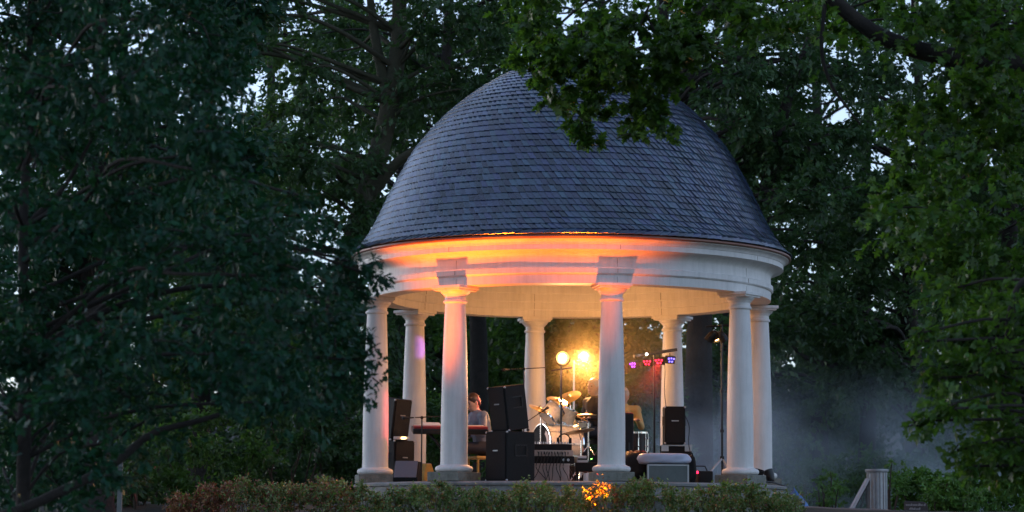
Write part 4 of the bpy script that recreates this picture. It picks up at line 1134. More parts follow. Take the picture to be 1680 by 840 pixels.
def shell(m, c, d, r, h, n=36):
    m.lathe([(r, -h / 2), (r, h / 2)], c, n, R=aim(d))
def hoop(m, c, d, r, n=36):
    m.lathe([(r, -0.012), (r + 0.014, -0.012), (r + 0.014, 0.012), (r, 0.012)], c, n, R=aim(d), closed=True)
def drum(root, c, d, r, h, wrap='drum', head='drumhead', head2=None, lugs=8, top='drum_head'):
    c = np.array(c, float); d = unit(np.array(d, float)); R = aim(d)
    m = MB(); shell(m, c, d, r, h); sh_ = m.build('shell', wrap, root, smooth=40)
    for s_, hm in ((1, head), (-1, head2 or head)):
        MB().lathe([(0.0, 0.0), (r + 0.004, 0.0)], c + d * s_ * (h / 2 + 0.003), 36, R=R).build('head', hm, root)
        m = MB(); hoop(m, c + d * s_ * (h / 2), d, r + 0.001); m.build('hoop', 'chrome', root, smooth=40)
    m = MB()
    for k in range(lugs):
        a = 2 * math.pi * k / lugs
        o_ = R @ np.array([(r + 0.012) * math.cos(a), (r + 0.012) * math.sin(a), 0])
        m.rod(c + o_ - d * h * 0.48, c + o_ + d * h * 0.48, 0.004, 5)
        for s_ in (-1, 1):
            m.ball(c + o_ * 0.99 + d * s_ * h * 0.2, 0.014, 7, 5)
    tag(m.build('lugs', 'chrome', root, smooth=60), kind='stuff')
    return sh_

bdc = xz(915, 729, 36.3)
bd = thing('bass_drum', 'bright bass drum with black front head and two mounted toms', 'drum', (bdc[0], bdc[1], ZR))
bdd = unit(np.array([-0.88, -0.47, 0]))
drum(bd, bdc, bdd, 0.27, 0.52, head='black', head2='drumhead', lugs=10)
# white crescent print on the front head
m = MB(); fc = bdc + bdd * (0.26 + 0.008); Rb = aim(bdd)
V = []; tt = np.linspace(-0.5, 0.9, 12)
for t in tt:
    for r_ in (0.17, 0.235):
        V.append(fc + Rb @ np.array([r_ * math.cos(t), r_ * math.sin(t), 0]))
m.add(V, [(2 * i, 2 * i + 2, 2 * i + 3, 2 * i + 1) for i in range(11)]).build('front_print', 'logo', bd)
for s_ in (-1, 1):
    sd_ = np.array([bdd[1], -bdd[0], 0]) * s_
    MB().rod(bdc + sd_ * 0.24 + np.array([0, 0, -0.1]) + bdd * 0.18, np.array([bdc[0], bdc[1], ZR]) + sd_ * 0.36 + bdd * 0.24, 0.009, 7).build('spur', 'chrome', bd)
t1 = xz(905, 677, 36.15); t2 = xz(926, 684, 36.45)
for tc_, dd_, r_, h_ in ((t1, (-0.55, -0.25, -0.55), 0.135, 0.20), (t2, (0.35, 0.1, 0.9), 0.15, 0.22)):
    tm = MB(); shell(tm, tc_, unit(np.array(dd_)), r_, h_); to_ = tm.build('tom', 'drum', bd, smooth=40)
    D_ = unit(np.array(dd_)); R_ = aim(D_)
    for s_ in (1, -1):
        MB().lathe([(0.0, 0.0), (r_ + 0.003, 0.0)], tc_ + D_ * s_ * (h_ / 2 + 0.003), 32, R=R_).build('tom_head', 'drumhead', to_)
        hm = MB(); hoop(hm, tc_ + D_ * s_ * (h_ / 2), D_, r_ + 0.001, 32); hm.build('tom_hoop', 'chrome', to_, smooth=40)
    MB().rod(tc_, bdc + np.array([0, 0, 0.26]), 0.011, 7).build('tom_mount', 'chrome', bd)

def drum_legs(root, c, r, ztop, n=3, a0=0.3, spread=1.0):
    for k in range(n):
        a = a0 + 2 * math.pi * k / n
        MB().rod((c[0] + (r + 0.015) * math.cos(a), c[1] + (r + 0.015) * math.sin(a), ztop), (c[0] + (r + 0.03) * spread * math.cos(a), c[1] + (r + 0.03) * spread * math.sin(a), ZR + 0.004), 0.007, 6).build('leg', 'chrome', root)
snc = xz(948, 699, 36.75)
sn = thing('snare_drum', 'pale snare drum on its stand right of the bass drum', 'drum', (snc[0], snc[1], ZR))
drum(sn, snc, (0.05, -0.05, 1), 0.165, 0.13)
drum_legs(sn, snc, 0.08, snc[2] - 0.08, spread=1.6)
ftc = xz(1047, 726, 36.3)
ft = thing('floor_tom', 'dark floor tom right of the front middle column', 'drum', (ftc[0], ftc[1], ZP))
drum(ft, ftc, (0, 0, 1), 0.13, 0.27, wrap='blackmetal', head='drumhead')
for k in range(3):
    a = 0.5 + 2 * math.pi * k / 3
    MB().rod((ftc[0] + 0.15 * math.cos(a), ftc[1] + 0.15 * math.sin(a), ftc[2] + 0.05), (ftc[0] + 0.16 * math.cos(a), ftc[1] + 0.16 * math.sin(a), ZP + 0.004), 0.007, 6).build('leg', 'chrome', ft)

def cymbal(label, c, d, r, z0=ZR, name='cymbal', stand=True, mat_='brass', pair=False):
    c = np.array(c, float); R = aim(unit(np.array(d, float)))
    foot = np.array([c[0] + 0.03, c[1] + 0.05, z0])
    root = thing(name, label, 'cymbal', foot, 'cymbals of the drum kit')
    prof = [(0.0, 0.034), (r * 0.10, 0.031), (r * 0.17, 0.018), (r * 0.22, 0.014), (r * 0.6, 0.008), (r, 0.0), (r, -0.002), (r * 0.6, 0.0055), (r * 0.22, 0.0115), (0.0, 0.030)]
    MB().lathe(prof, c, 40, R=R).build('bronze_disc', mat_, root, smooth=50)
    if pair:
        MB().lathe([(q_[0], -q_[1] - 0.012) for q_ in prof], c, 40, R=R).build('bronze_disc', mat_, root, smooth=50)
    MB().rod(c - R @ np.array([0, 0, 0.03]), c + R @ np.array([0, 0, 0.06]), 0.006, 6).build('wing_bolt', 'chrome', root)
    if stand:
        el = np.array([foot[0], foot[1], c[2] - 0.12])
        MB().rod(el, c - R @ np.array([0, 0, 0.02]), 0.008, 7).build('tilter', 'chrome', root)
        tripod_stand(root, foot, el[2] - z0 + 0.01, r=0.010, spread=0.22, collar=0.30, mat_='chrome', ang0=random.random() * 2)
    return root
cymbal('small crash cymbal tilted edge on, leftmost of the kit', xz(884, 671, 36.1), (0.35, -0.25, 0.9), 0.15)
cymbal('crash cymbal above the toms, left of the lamp pole', xz(914, 658, 36.5), (0.25, -0.38, 0.9), 0.155)
cymbal('larger tilted cymbal, highest of the kit', xz(933, 652, 36.9), (-0.32, -0.45, 0.85), 0.185)
cymbal('flat hi hat pair beside the drummer', xz(962, 680, 36.4), (0, -0.04, 1), 0.145, pair=True, name='hi_hat')
cymbal('large dark cymbal seen from below before the snare', xz(950, 708, 35.55), (-0.16, 0.10, 1), 0.22, z0=ZP, name='cymbal')

# --- drummer
pdm = fl(986, 37.0, ZR)
sitd = dict(sit); sitd.update(elL=(0.12, 0.27, 0.72), wrL=(0.30, 0.20, 0.70), handL=(0.40, 0.16, 0.70), head=(0.12, 0, 1.145), nose=(0.28, 0.05, 1.14), neck=(0.09, 0, 1.0),
                              wrR=(0.34, -0.14, 0.74), handR=(0.44, -0.10, 0.74))
person('grey haired drummer in a dark shirt behind the middle column', pdm, rad(215), sitd, 'darkshirt', 'greyhair')
dth = thing('drum_throne', 'round black stool under the drummer', 'stool', pdm)
MB().lathe([(0.0, 0.40), (0.16, 0.40), (0.165, 0.38), (0.16, 0.34), (0.0, 0.33)], (pdm[0], pdm[1], ZR), 24).build('seat', 'black', dth, smooth=40)
for k in range(3):
    a = 0.2 + 2 * math.pi * k / 3
    MB().rod((pdm[0], pdm[1], ZR + 0.33), (pdm[0] + 0.2 * math.cos(a), pdm[1] + 0.2 * math.sin(a), ZR + 0.004), 0.010, 6).build('leg', 'chrome', dth)
dh = pdm + np.array([math.cos(rad(215)) * 0.42 + 0.0, math.sin(rad(215)) * 0.42, 0.715])
tag(MB().tube([xz(929, 672, 36.55), xz(952, 685, 36.65), xz(966, 692, 36.72)], [0.005, 0.008, 0.008], 7).build('drum_stick', 'stick'), 'drum stick slanting across the kit in the drummer hand', 'drum stick')
# --- guitarist half hidden behind the middle column
pg_ = fl(1026, 37.7)
sitg = dict(sit); sitg.update(pelvis=(0, 0, 0.72), waist=(0.02, 0, 0.86), chest=(0.04, 0, 1.05), neck=(0.06, 0, 1.2), head=(0.08, 0, 1.33), nose=(0.24, 0, 1.30), shL=(0.04, 0.185, 1.12), shR=(0.04, -0.185, 1.12),
                              elL=(0.10, 0.27, 0.88), elR=(0.08, -0.27, 0.86), wrL=(0.30, 0.26, 0.96), wrR=(0.28, -0.08, 0.84), handL=(0.40, 0.26, 0.98), handR=(0.37, -0.02, 0.82),
                              hipL=(0.02, 0.10, 0.70), hipR=(0.02, -0.10, 0.70), knL=(0.36, 0.14, 0.56), knR=(0.36, -0.14, 0.56), anL=(0.30, 0.14, 0.09), anR=(0.30, -0.14, 0.09))
person('musician in a shirt with golden lamplight painted in, mostly hidden behind the middle column', pg_, rad(255), sitg, 'ochre', 'greyhair')
stl = thing('stool', 'tall dark stool under the hidden musician', 'stool', pg_)
MB().lathe([(0.0, 0.60), (0.16, 0.60), (0.165, 0.58), (0.16, 0.55), (0.0, 0.55)], pg_, 24).build('seat', 'black', stl, smooth=40)
for k in range(4):
    a = 0.3 + math.pi / 2 * k
    MB().rod(pg_ + np.array([0.12 * math.cos(a), 0.12 * math.sin(a), 0.55]), pg_ + np.array([0.18 * math.cos(a), 0.18 * math.sin(a), 0.004]), 0.012, 6).build('leg', 'blackmetal', stl)
gcs = fl(1031, 35.3)
gct = thing('guitar_case', 'dark upright instrument case right behind the middle column', 'case', gcs)
MB().box(gcs + np.array([0, 0, 0.49]), (0.15, 0.13, 0.975), rz=0.3).build('shell', 'black', gct, bevel=0.03)
MB().box(gcs + rot(0.3) @ np.array([0.0, -0.068, 0.5]), (0.02, 0.012, 0.14), rz=0.3).build('handle', 'blackmetal', gct)

# --- mixer stack
def slab(name, label, cat, x0, x1, y0, y1, Y, d, mt, bev=0.006, group=None):
    a, b = xz(x0, y1, Y), xz(x1, y0, Y)
    root = thing(name, label, cat, ((a[0] + b[0]) / 2, Y + d / 2, a[2]), group)
    MB().box(((a[0] + b[0]) / 2, Y + d / 2, (a[2] + b[2]) / 2), (b[0] - a[0], d, b[2] - a[2]), rz=0.0).build('housing', mt, root, bevel=bev)
    return root, a, b
YM = 34.25
base_z = hz(760, YM)
rk = thing('equipment_trunk', 'pale fabric covered trunk under the mixer beside the bass speaker', 'trunk', fl(905, YM + 0.25))
x0, x1 = fl(864, YM)[0], fl(936, YM)[0]
MB().box(((x0 + x1) / 2, YM + 0.25, (ZP + base_z) / 2 + 0.001), (x1 - x0, 0.5, base_z - ZP - 0.002)).build('housing', 'cloth', rk, bevel=0.008)
MB().box(((x0 + x1) / 2, YM - 0.004, base_z - 0.012), (x1 - x0 + 0.02, 0.012, 0.024)).build('lid_edge', 'beige', rk)
def stack(name, label, cat, x0p, x1p, za, zb, mt, d=0.44, yo=0.0):
    x0, x1 = fl(x0p, YM)[0], fl(x1p, YM)[0]
    root = thing(name, label, cat, ((x0 + x1) / 2, YM + 0.25, za))
    MB().box(((x0 + x1) / 2, YM + yo + d / 2, (za + zb) / 2 + 0.001), (x1 - x0, d, zb - za - 0.002)).build('housing', mt, root, bevel=0.006)
    return root, x0, x1
za, zb, zc, zd = base_z, hz(748, YM), hz(738, YM), hz(728, YM)
a_, x0, x1 = stack('power_amplifier', 'black power amplifier on the pale trunk', 'amplifier', 866, 944, za, zb, 'black')
for k in range(2):
    MB().lathe([(0.0, 0.018), (0.016, 0.018), (0.018, 0.0)], (x1 - 0.08 - 0.06 * k, YM - 0.001, (za + zb) / 2), 14, R=aim((0, -1, 0))).build('knob', 'alu', a_, smooth=40)
a_, x0, x1 = stack('equalizer_rack', 'beige faced rack unit between amplifier and mixer', 'rack unit', 866, 942, zb, zc, 'beige')
for k in range(12):
    MB().box((x0 + 0.16 + k * 0.035, YM - 0.003, (zb + zc) / 2), (0.012, 0.008, 0.035)).build('slider', 'blackmetal', a_)
mx_, x0, x1 = stack('mixing_desk', 'black mixing desk with knobs on top of the rack', 'mixer', 872, 940, zc, zd, 'black')
mk = MB()
for i in range(14):
    for j in range(4):
        mk.lathe([(0.011, 0.0), (0.009, 0.03), (0.0, 0.031)], (x0 + 0.03 + i * 0.036, YM + 0.05 + j * 0.09, zd), 8)
tag(mk.build('knobs', 'alu', mx_, smooth=40), kind='stuff')
hp = thing('headphones', 'black headphones lying on the mixing desk', 'headphones', (x1 - 0.1, YM + 0.1, zd + 0.03))
m = MB(); t = np.linspace(0, math.pi, 9)
m.tube([(x1 - 0.1 + 0.08 * math.cos(q_), YM + 0.12, zd + 0.05 + 0.09 * math.sin(q_)) for q_ in t], 0.010, 6).build('band', 'black', hp, smooth=60)
for s_ in (-1, 1):
    MB().lathe([(0.0, 0.02), (0.04, 0.018), (0.042, -0.018), (0.0, -0.02)], (x1 - 0.1 + 0.08 * s_, YM + 0.12, zd + 0.05), 14, R=aim((1, 0, 0))).build('ear_cup', 'black', hp, smooth=40)
# side table with two small units
tb = thing('side_rack', 'low dark rack right of the mixer', 'rack', fl(960, YM + 0.5))
xa, xb = fl(946, YM + 0.3)[0], fl(990, YM + 0.3)[0]; ztb = hz(758, YM + 0.3)
MB().box(((xa + xb) / 2, YM + 0.5, ztb - 0.06), (xb - xa, 0.4, 0.12)).build('top', 'black', tb, bevel=0.008)
for sx in (xa + 0.03, xb - 0.03):
    for sy in (YM + 0.33, YM + 0.67):
        MB().rod((sx, sy, ZP + 0.003), (sx, sy, ztb - 0.12), 0.014, 8).build('leg', 'blackmetal', tb)
ea = fl(957, YM + 0.45); 
ef = thing('effects_unit', 'small white effects box on the side rack', 'effects unit', (ea[0], YM + 0.45, ztb))
MB().box((ea[0], YM + 0.45, ztb + 0.026), (0.14, 0.2, 0.05)).build('housing', 'whiteplastic', ef, bevel=0.004)
MB().box((ea[0] - 0.005, YM + 0.45, ztb + 0.073), (0.12, 0.18, 0.036)).build('upper_unit', 'whiteplastic', ef, bevel=0.004)
MB().box((ea[0], YM + 0.348, ztb + 0.045), (0.13, 0.004, 0.022)).build('front_panel', 'blackmetal', ef)
ea2 = fl(974, YM + 0.45)
ef2 = thing('effects_unit', 'small black box with a green light on the side rack', 'effects unit', (ea2[0], YM + 0.45, ztb))
MB().box((ea2[0] + 0.03, YM + 0.45, ztb + 0.051), (0.16, 0.2, 0.10)).build('housing', 'black', ef2, bevel=0.004)
MB().box((ea2[0] - 0.02, YM + 0.348, ztb + 0.05), (0.018, 0.008, 0.010)).build('indicator', 'g_green', ef2)
wb = fl(968, 33.95)
wbt = thing('white_carton', 'small white carton at the foot of the middle column', 'box', wb)
MB().box(wb + np.array([0, 0, 0.061]), (0.12, 0.16, 0.118), rz=0.15).build('carton', 'whiteplastic', wbt, bevel=0.004)
MB().box(wb + rot(0.15) @ np.array([-0.075, 0, 0.118]), (0.06, 0.15, 0.004), rz=0.15, ry=rad(20)).build('flap', 'whiteplastic', wbt)
# cables hanging before the trunk
for i in range(9):
    xa = fl(884 + i * 5.5, YM)[0]; m = MB()
    xe = xa + random.uniform(-0.18, 0.12)
    cable(m, [(xa, YM - 0.015, zc - 0.02), (xa + 0.01, YM - 0.035, zb), (xa - 0.02, YM - 0.03, za - 0.05), ((xa + xe) / 2, YM - 0.05, ZP + 0.1), (xe, YM - 0.12, ZP + 0.012), (xe + random.uniform(-.15, .15), YM - 0.2, ZP + 0.010)], 0.0055)
    tag(m.build('cable', 'cable'), 'black cable, ' + ('first', 'second', 'third', 'fourth', 'fifth', 'sixth', 'seventh', 'eighth', 'ninth')[i] + ' from the left of those hanging from the mixer', 'cable', 'cables hanging from the mixer')

# --- lamps on stands
def lamp_stand(label, foot, h, can_c, d, bar=None, power=0, color=(1, 0.62, 0.22), mat_='blackmetal', spot=None):
    root = thing('stage_lamp', label, 'stage lamp', foot)
    tripod_stand(root, foot, h, r=0.014, spread=0.34, collar=0.45, mat_=mat_, ang0=0.9)
    if bar:
        MB().rod(bar[0], bar[1], 0.012, 8).build('crossbar', mat_, root, smooth=60)
    par_can(root, can_c, d)
    dd = unit(np.array(d))
    light('lamp_light', 'POINT', np.array(can_c) + dd * 0.09, power, color, root, size=0.07)
    if spot is not None:
        light('lamp_beam', 'SPOT', np.array(can_c) + dd * 0.06, spot[1], color, root, target=spot[0], size=0.07, spot=spot[2], blend=0.8)
    return root
WARM = (1.0, 0.44, 0.20)
f1 = fl(922, 35.3)
lamp_stand('lit warm stage lamp on a crossbar stand, left of the bright pair', f1, hz(597, 35.3) - ZP, xz(923, 587, 35.22), (-0.12, -1, -0.06), bar=(xz(905, 608, 35.4), xz(938, 603, 35.2)), power=24, color=WARM, spot=(xz(918, 690, 36.4), 130, 62))
f2 = fl(943, 38.0)
lamp_stand('lit yellow stage lamp on a plain pole, right of the bright pair', f2, hz(590, 38.0) - ZP, xz(958, 584, 37.9), (0.0, -1, -0.06), bar=(xz(943, 596, 38), xz(959, 600, 37.95)), power=26, color=(1.0, 0.46, 0.16), mat_='steel', spot=(xz(925, 700, 36.3), 170, 80))

def led_bar():
    foot = fl(1075, 37.2)
    root = thing('led_light_bar', 'bar of four small red and purple lights on a pole', 'stage lamp', foot)
    a, b = xz(1043, 584, 37.1), xz(1107, 574, 37.4)
    tripod_stand(root, foot, hz(580, 37.2) - ZP, r=0.015, spread=0.34, collar=0.45, ang0=0.2)
    u = unit(b - a)
    MB().box((a + b) / 2, (np.linalg.norm(b - a) + 0.06, 0.05, 0.045), rz=math.atan2(u[1], u[0]), ry=-math.asin(u[2])).build('crossbar', 'blackmetal', root, bevel=0.006)
    dirs = [(-0.75, -0.6, -0.35), (-0.35, -0.85, -0.4), (-0.3, -0.85, -0.4), (0.5, -0.8, -0.3)]
    for (px, py, lens), d in zip(((1041, 598, 'g_purple'), (1063, 594, 'g_red'), (1082, 592, 'g_red'), (1099, 590, 'g_blue')), dirs):
        c = xz(px, py, 37.12)
        R = aim(unit(np.array(d)))
        hd = MB().box((0, 0, 0), (0, 0, 0)); hd = MB()
        V = np.array([(x, y, z) for x in (-1, 1) for y in (-1, 1) for z in (-1, 1)]) * np.array([0.075, 0.055, 0.03])
        hd.add(V @ R.T + c, [(0, 1, 3, 2), (4, 6, 7, 5), (0, 4, 5, 1), (2, 3, 7, 6), (0, 2, 6, 4), (1, 5, 7, 3)])
        ho = hd.build('lamp_head', 'blackmetal', root, bevel=0.006)
        lm = MB()
        for (x, y) in ((-0.045, 0.02), (0, 0.025), (0.045, 0.02), (-0.025, -0.02), (0.022, -0.022)):
            lm.lathe([(0.0, 0.006), (0.013, 0.004), (0.014, 0.0)], c + R @ np.array([x, y, 0.031]), 10, R=R)
        tag(lm.build('lenses', lens, ho, smooth=60), kind='stuff')
        MB().rod(c + np.array([0, 0, 0.05]), c + np.array([0, 0, hz(586 - (px - 1041) * 0.14, 37.15) - c[2]]), 0.008, 6).build('bracket', 'blackmetal', ho)
    wl = xz(1061, 581, 37.03)
    MB().ball(wl, 0.016, 10, 8).build('pilot_light', 'g_white', root, smooth=60)
    light('red_light', 'SPOT', xz(1063, 594, 36.98), 260, (1.0, 0.05, 0.10), root, target=np.array([PCX - 2.45, PCY - 0.55, 1.5]), size=0.03, spot=15, blend=0.5)
    light('red_wash', 'SPOT', xz(1082, 592, 36.98), 75, (1.0, 0.04, 0.08), root, target=xz(1050, 680, 36.2), size=0.03, spot=50, blend=0.8)
    light('purple_light', 'SPOT', xz(1041, 598, 36.98), 150, (0.45, 0.12, 1.0), root, target=xz(690, 570, 37.4), size=0.03, spot=7, blend=0.7)
    light('blue_light', 'SPOT', xz(1041, 598, 36.95), 160, (0.2, 0.12, 1.0), root, target=np.array([PCX - 2.45, PCY - 0.55, 0.98]), size=0.03, spot=4, blend=0.7)
    m = MB(); cable(m, [xz(1090, 585, 37.2), xz(1091, 610, 37.15), xz(1090, 640, 37.15), xz(1093, 670, 37.1)], 0.005); m.build('lead', 'cable', root)
led_bar()

sp_c = fl(1107, 36.9, hz(728, 36.9) + 0.004)
speaker('monitor_speaker', 'upright black speaker on a flight case before the right rear column', sp_c, 0.295, 0.28, 0.535, rad(3))
fcs = fl(1110, 37.05)
fcx = thing('flight_case', 'dark flight case with metal corners carrying the black speaker', 'case', fcs)
hc = hz(728, 36.9) - ZP
MB().box(fcs + np.array([0, 0, hc / 2]), (0.43, 0.40, hc - 0.004)).build('shell', 'black', fcx, bevel=0.01)
for sx in (-1, 1):
    for zz in (hc - 0.05, 0.05):
        MB().box(fcs + np.array([sx * 0.165, -0.202, zz]), (0.10, 0.008, 0.09)).build('metal_corner', 'alu', fcx, bevel=0.003)
MB().box(fcs + np.array([0, -0.203, hc - 0.012]), (0.44, 0.01, 0.018)).build('edge_strip', 'alu', fcx)
m = MB(); cable(m, [sp_c + np.array([0.15, -0.05, 0.42]), sp_c + np.array([0.21, -0.1, 0.25]), sp_c + np.array([0.20, -0.15, 0.0]), sp_c + np.array([0.25, -0.25, -0.25]), sp_c + np.array([0.28, -0.4, -0.5])], 0.006)
tag(m.build('cable', 'cable'), 'black lead hanging beside the speaker on the flight case', 'cable')
# --- trunk with pale padded cover
tk = fl(1096, 33.95)
trk = thing('transport_trunk', 'grey green transport trunk with bright metal edges at the stage front', 'trunk', tk)
tw_, th_ = 0.535, hz(760, 33.75) - ZP
MB().box(tk + np.array([0, 0, th_ / 2]), (tw_, 0.42, th_ - 0.004)).build('shell', 'case', trk, bevel=0.006)
for sx in (-1, 1):
    MB().box(tk + np.array([sx * (tw_ / 2 - 0.008), -0.212, th_ / 2]), (0.02, 0.014, th_ - 0.01)).build('edge_strip', 'alu', trk)
MB().box(tk + np.array([0, -0.2125, th_ - 0.012]), (tw_ - 0.038, 0.013, 0.016)).build('edge_strip', 'alu', trk)
def lumpy(name, mt, c, size, parent, seed, amp=0.08, freq=5.0, sq=3.0, n=28, rz=0.0):
    """a soft bundle: superellipsoid pushed about by waves, flat underneath"""
    rs = np.random.default_rng(seed)
    th = np.linspace(0.03, math.pi - 0.03, 16); ph = np.linspace(0, 2 * math.pi, n, endpoint=False)
    T, Ph = np.meshgrid(th, ph, indexing='ij')
    d = np.stack([np.sin(T) * np.cos(Ph), np.sin(T) * np.sin(Ph), -np.cos(T)], -1).reshape(-1, 3)
    r = (np.abs(d) ** sq).sum(1) ** (-1 / sq)
    k = rs.normal(0, freq, (6, 3)); p0 = rs.random(6) * 6
    wv = sum(np.sin(d @ k[i] + p0[i]) for i in range(6)) / 6
    P = d * (r * (1 + amp * 2 * wv))[:, None] * np.array(size) / 2
    P = P @ rot(rz).T
    P[:, 2] = np.maximum(P[:, 2], -size[2] / 2 * 0.98) + size[2] / 2
    fs = [(i * n + q, i * n + (q + 1) % n, (i + 1) * n + (q + 1) % n, (i + 1) * n + q) for i in range(15) for q in range(n)]
    fs += [tuple(range(n))[::-1], tuple(15 * n + q for q in range(n))]
    return MB().add(P + np.array(c), fs).build(name, mt, parent, smooth=75)
bg_ = thing('padded_cover', 'pale blue grey padded cover folded over the transport trunk', 'cover', fl(1090, 34.0, ZP + th_))
lumpy('folded_sheet', 'tarp', fl(1090, 33.98, ZP + th_ + 0.002), (0.67, 0.44, 0.145), bg_, 5, amp=0.06, freq=4, sq=5)
sg = thing('gig_bag', 'slumped black bag between the middle column and the transport trunk', 'bag', fl(1045, 34.25))
lumpy('bag_body', 'black', fl(1046, 34.25, ZP + 0.002), (0.34, 0.34, 0.42), sg, 9, amp=0.10, freq=3, sq=4)
MB().tube([fl(1040, 34.2, ZP + 0.42), fl(1044, 34.15, ZP + 0.48), fl(1050, 34.15, ZP + 0.48), fl(1054, 34.2, ZP + 0.41)], 0.010, 6).build('strap', 'black', sg)
sg = thing('gig_bag', 'black bag behind the right end of the transport trunk', 'bag', fl(1136, 34.4))
lumpy('bag_body', 'black', fl(1133, 34.4, ZP + 0.002), (0.16, 0.3, 0.36), sg, 12, amp=0.10, freq=3, sq=4)
MB().tube([fl(1130, 34.3, ZP + 0.34), fl(1132, 34.25, ZP + 0.40), fl(1137, 34.25, ZP + 0.40), fl(1139, 34.3, ZP + 0.33)], 0.008, 6).build('strap', 'black', sg)
# --- smoke machine
smc = fl(1150, 35.1)
sm_ = thing('smoke_machine', 'black smoke machine with a red light behind the tripod leg', 'smoke machine', smc)
MB().box(smc + np.array([0, 0, 0.10]), (0.22, 0.34, 0.17), rz=0.4).build('housing', 'black', sm_, bevel=0.015)
MB().tube([smc + np.array([-0.09, -0.1, 0.19]), smc + np.array([-0.06, -0.1, 0.25]), smc + np.array([0.06, -0.06, 0.25]), smc + np.array([0.09, -0.05, 0.19])], 0.010, 6).build('handle', 'blackmetal', sm_, smooth=60)
MB().ball(xz(1144, 775, 34.86), 0.018, 10, 8).build('indicator', 'g_red', sm_, smooth=60)
for sx in (-1, 1):
    MB().box(smc + np.array([sx * 0.08, -0.05, 0.008]), (0.03, 0.25, 0.014), rz=0.4).build('foot', 'blackmetal', sm_)
# --- tripod lamp by the right column
f3 = fl(1186, 35.75)
t3 = thing('stage_lamp', 'dark lamp cluster on a tripod beside the right front column', 'stage lamp', f3)
MB().rod(f3 + np.array([0, 0, 0.12]), (f3[0], f3[1], hz(530, 35.75)), 0.016, 10).build('pole', 'blackmetal', t3, smooth=60)
for py in (640, 705):
    z_ = hz(py, 35.75)
    MB().rod((f3[0], f3[1], z_ - 0.02), (f3[0], f3[1], z_ + 0.02), 0.028, 10).build('clamp', 'blackmetal', t3, smooth=40)
zc_ = hz(750, 35.75)
MB().rod((f3[0], f3[1], zc_ - 0.03), (f3[0], f3[1], zc_ + 0.03), 0.032, 10).build('collar', 'blackmetal', t3, smooth=40)
for e in (xz(1149, 789, 35.0), fl(1196, 36.0), fl(1212, 35.4)):
    e = np.array([e[0], e[1], ZP + 0.012])
    MB().rod((f3[0], f3[1], zc_), e, 0.014, 8).build('leg', 'alu', t3, smooth=60)
MB().rod(xz(1158, 536, 35.75), xz(1194, 534, 35.75), 0.014, 8).build('crossbar', 'blackmetal', t3, smooth=60)
for px, dd in ((1164, (-0.5, 0.3, -0.75)), (1176, (0.35, -0.25, -0.8)), (1187, (0.5, 0.2, -0.8))):
    cc = xz(px, 556, 35.7)
    can = par_can(t3, cc, dd, r=0.062, ln=0.12, lens='g_amber')
# --- floor cans at the right end of the platform
for lab, px, Y, dd in (('black floor lamp can beside the right rear column base', 1246, 35.35, (0.2, -0.2, 0.9)), ('black floor lamp can at the right end of the platform', 1262, 35.75, (-0.3, 0.3, 0.9))):
    c0 = fl(px, Y, ZP)
    r_ = thing('floor_lamp', lab, 'stage lamp', c0, 'lamp cans standing on the platform floor')
    par_can(r_, c0 + np.array([0, 0, 0.185]), dd, r=0.07, ln=0.13, lens='blackmetal')
    MB().box(c0 + np.array([0, 0, 0.012]), (0.14, 0.12, 0.02), rz=0.3).build('foot', 'blackmetal', r_, bevel=0.004)
m = MB(); cable(m, [fl(1225, 34.4, ZP + 0.01), fl(1245, 34.9, ZP + 0.03), fl(1262, 35.2, ZP + 0.05), fl(1280, 35.6, ZP + 0.02), fl(1287, 35.9, ZP + 0.008)], 0.012)
tag(m.build('cable', 'cable'), 'thick dark cable along the right rim of the platform', 'cable')

# --- orange lamps hidden in the hedge
def hedge_lamp(label, c, target, power, spot, col=(1.0, 0.15, 0.006)):
    c = np.array(c, float)
    g_ = float(gz(c[0], c[1]))
    root = thing('uplight', label, 'uplight', (c[0], c[1], g_), 'orange uplights hidden in the hedge')
    d = unit(np.array(target) - c)
    par_can(root, c, d, r=0.09, ln=0.14, lens='g_orange')
    MB().rod((c[0], c[1], g_), c - d * 0.12, 0.012, 6).build('spike', 'blackmetal', root)
    light('uplight_light', 'SPOT', c + d * 0.05, power, col, root, target=target, size=0.12, spot=spot, blend=1.0)
hedge_lamp('orange uplight hidden in the hedge below the middle column', LAMP1, (fl(965, 31.75)[0], 32.42, 4.2), 850, 56)
hedge_lamp('orange uplight hidden in the hedge below the left front columns', LAMP2, (fl(705, 32.6)[0], 33.25, 4.2), 1050, 50)

# ------------------------------------------------------------------ things on the right
bc = at(1439, 836, 40); bz = float(gz(bc[0], 40))
bn = thing('litter_bin', 'round ribbed grey litter bin standing on the path', 'bin', (bc[0], 40, bz))
hb_ = hz(766, 40) - bz
V = []; nseg = 96
for z_ in (0.0, hb_ - 0.045):
    for k in range(nseg):
        a = 2 * math.pi * k / nseg
        r_ = 0.152 + (0.008 if (k // 3) % 2 else -0.006)
        V.append((bc[0] + r_ * math.cos(a), 40 + r_ * math.sin(a), bz + z_ + 0.005))
MB().add(V, [(k, (k + 1) % nseg, nseg + (k + 1) % nseg, nseg + k) for k in range(nseg)]).build('ribbed_body', 'bin', bn)
MB().lathe([(0.155, hb_ - 0.05), (0.178, hb_ - 0.045), (0.182, hb_ - 0.03), (0.180, hb_ - 0.004), (0.172, hb_), (0.150, hb_ - 0.006), (0.148, hb_ - 0.05), (0.0, hb_ - 0.06)], (bc[0], 40, bz), 48).build('rim', 'bin', bn, smooth=40)
a, b = at(1399, 834, 39.9), at(1421, 788, 40.1)
lb = thing('leaning_board', 'pale narrow board leaning against the litter bin', 'board', (a[0], a[1], a[2]))
mid = (a + b) / 2; L_ = np.linalg.norm(b - a)
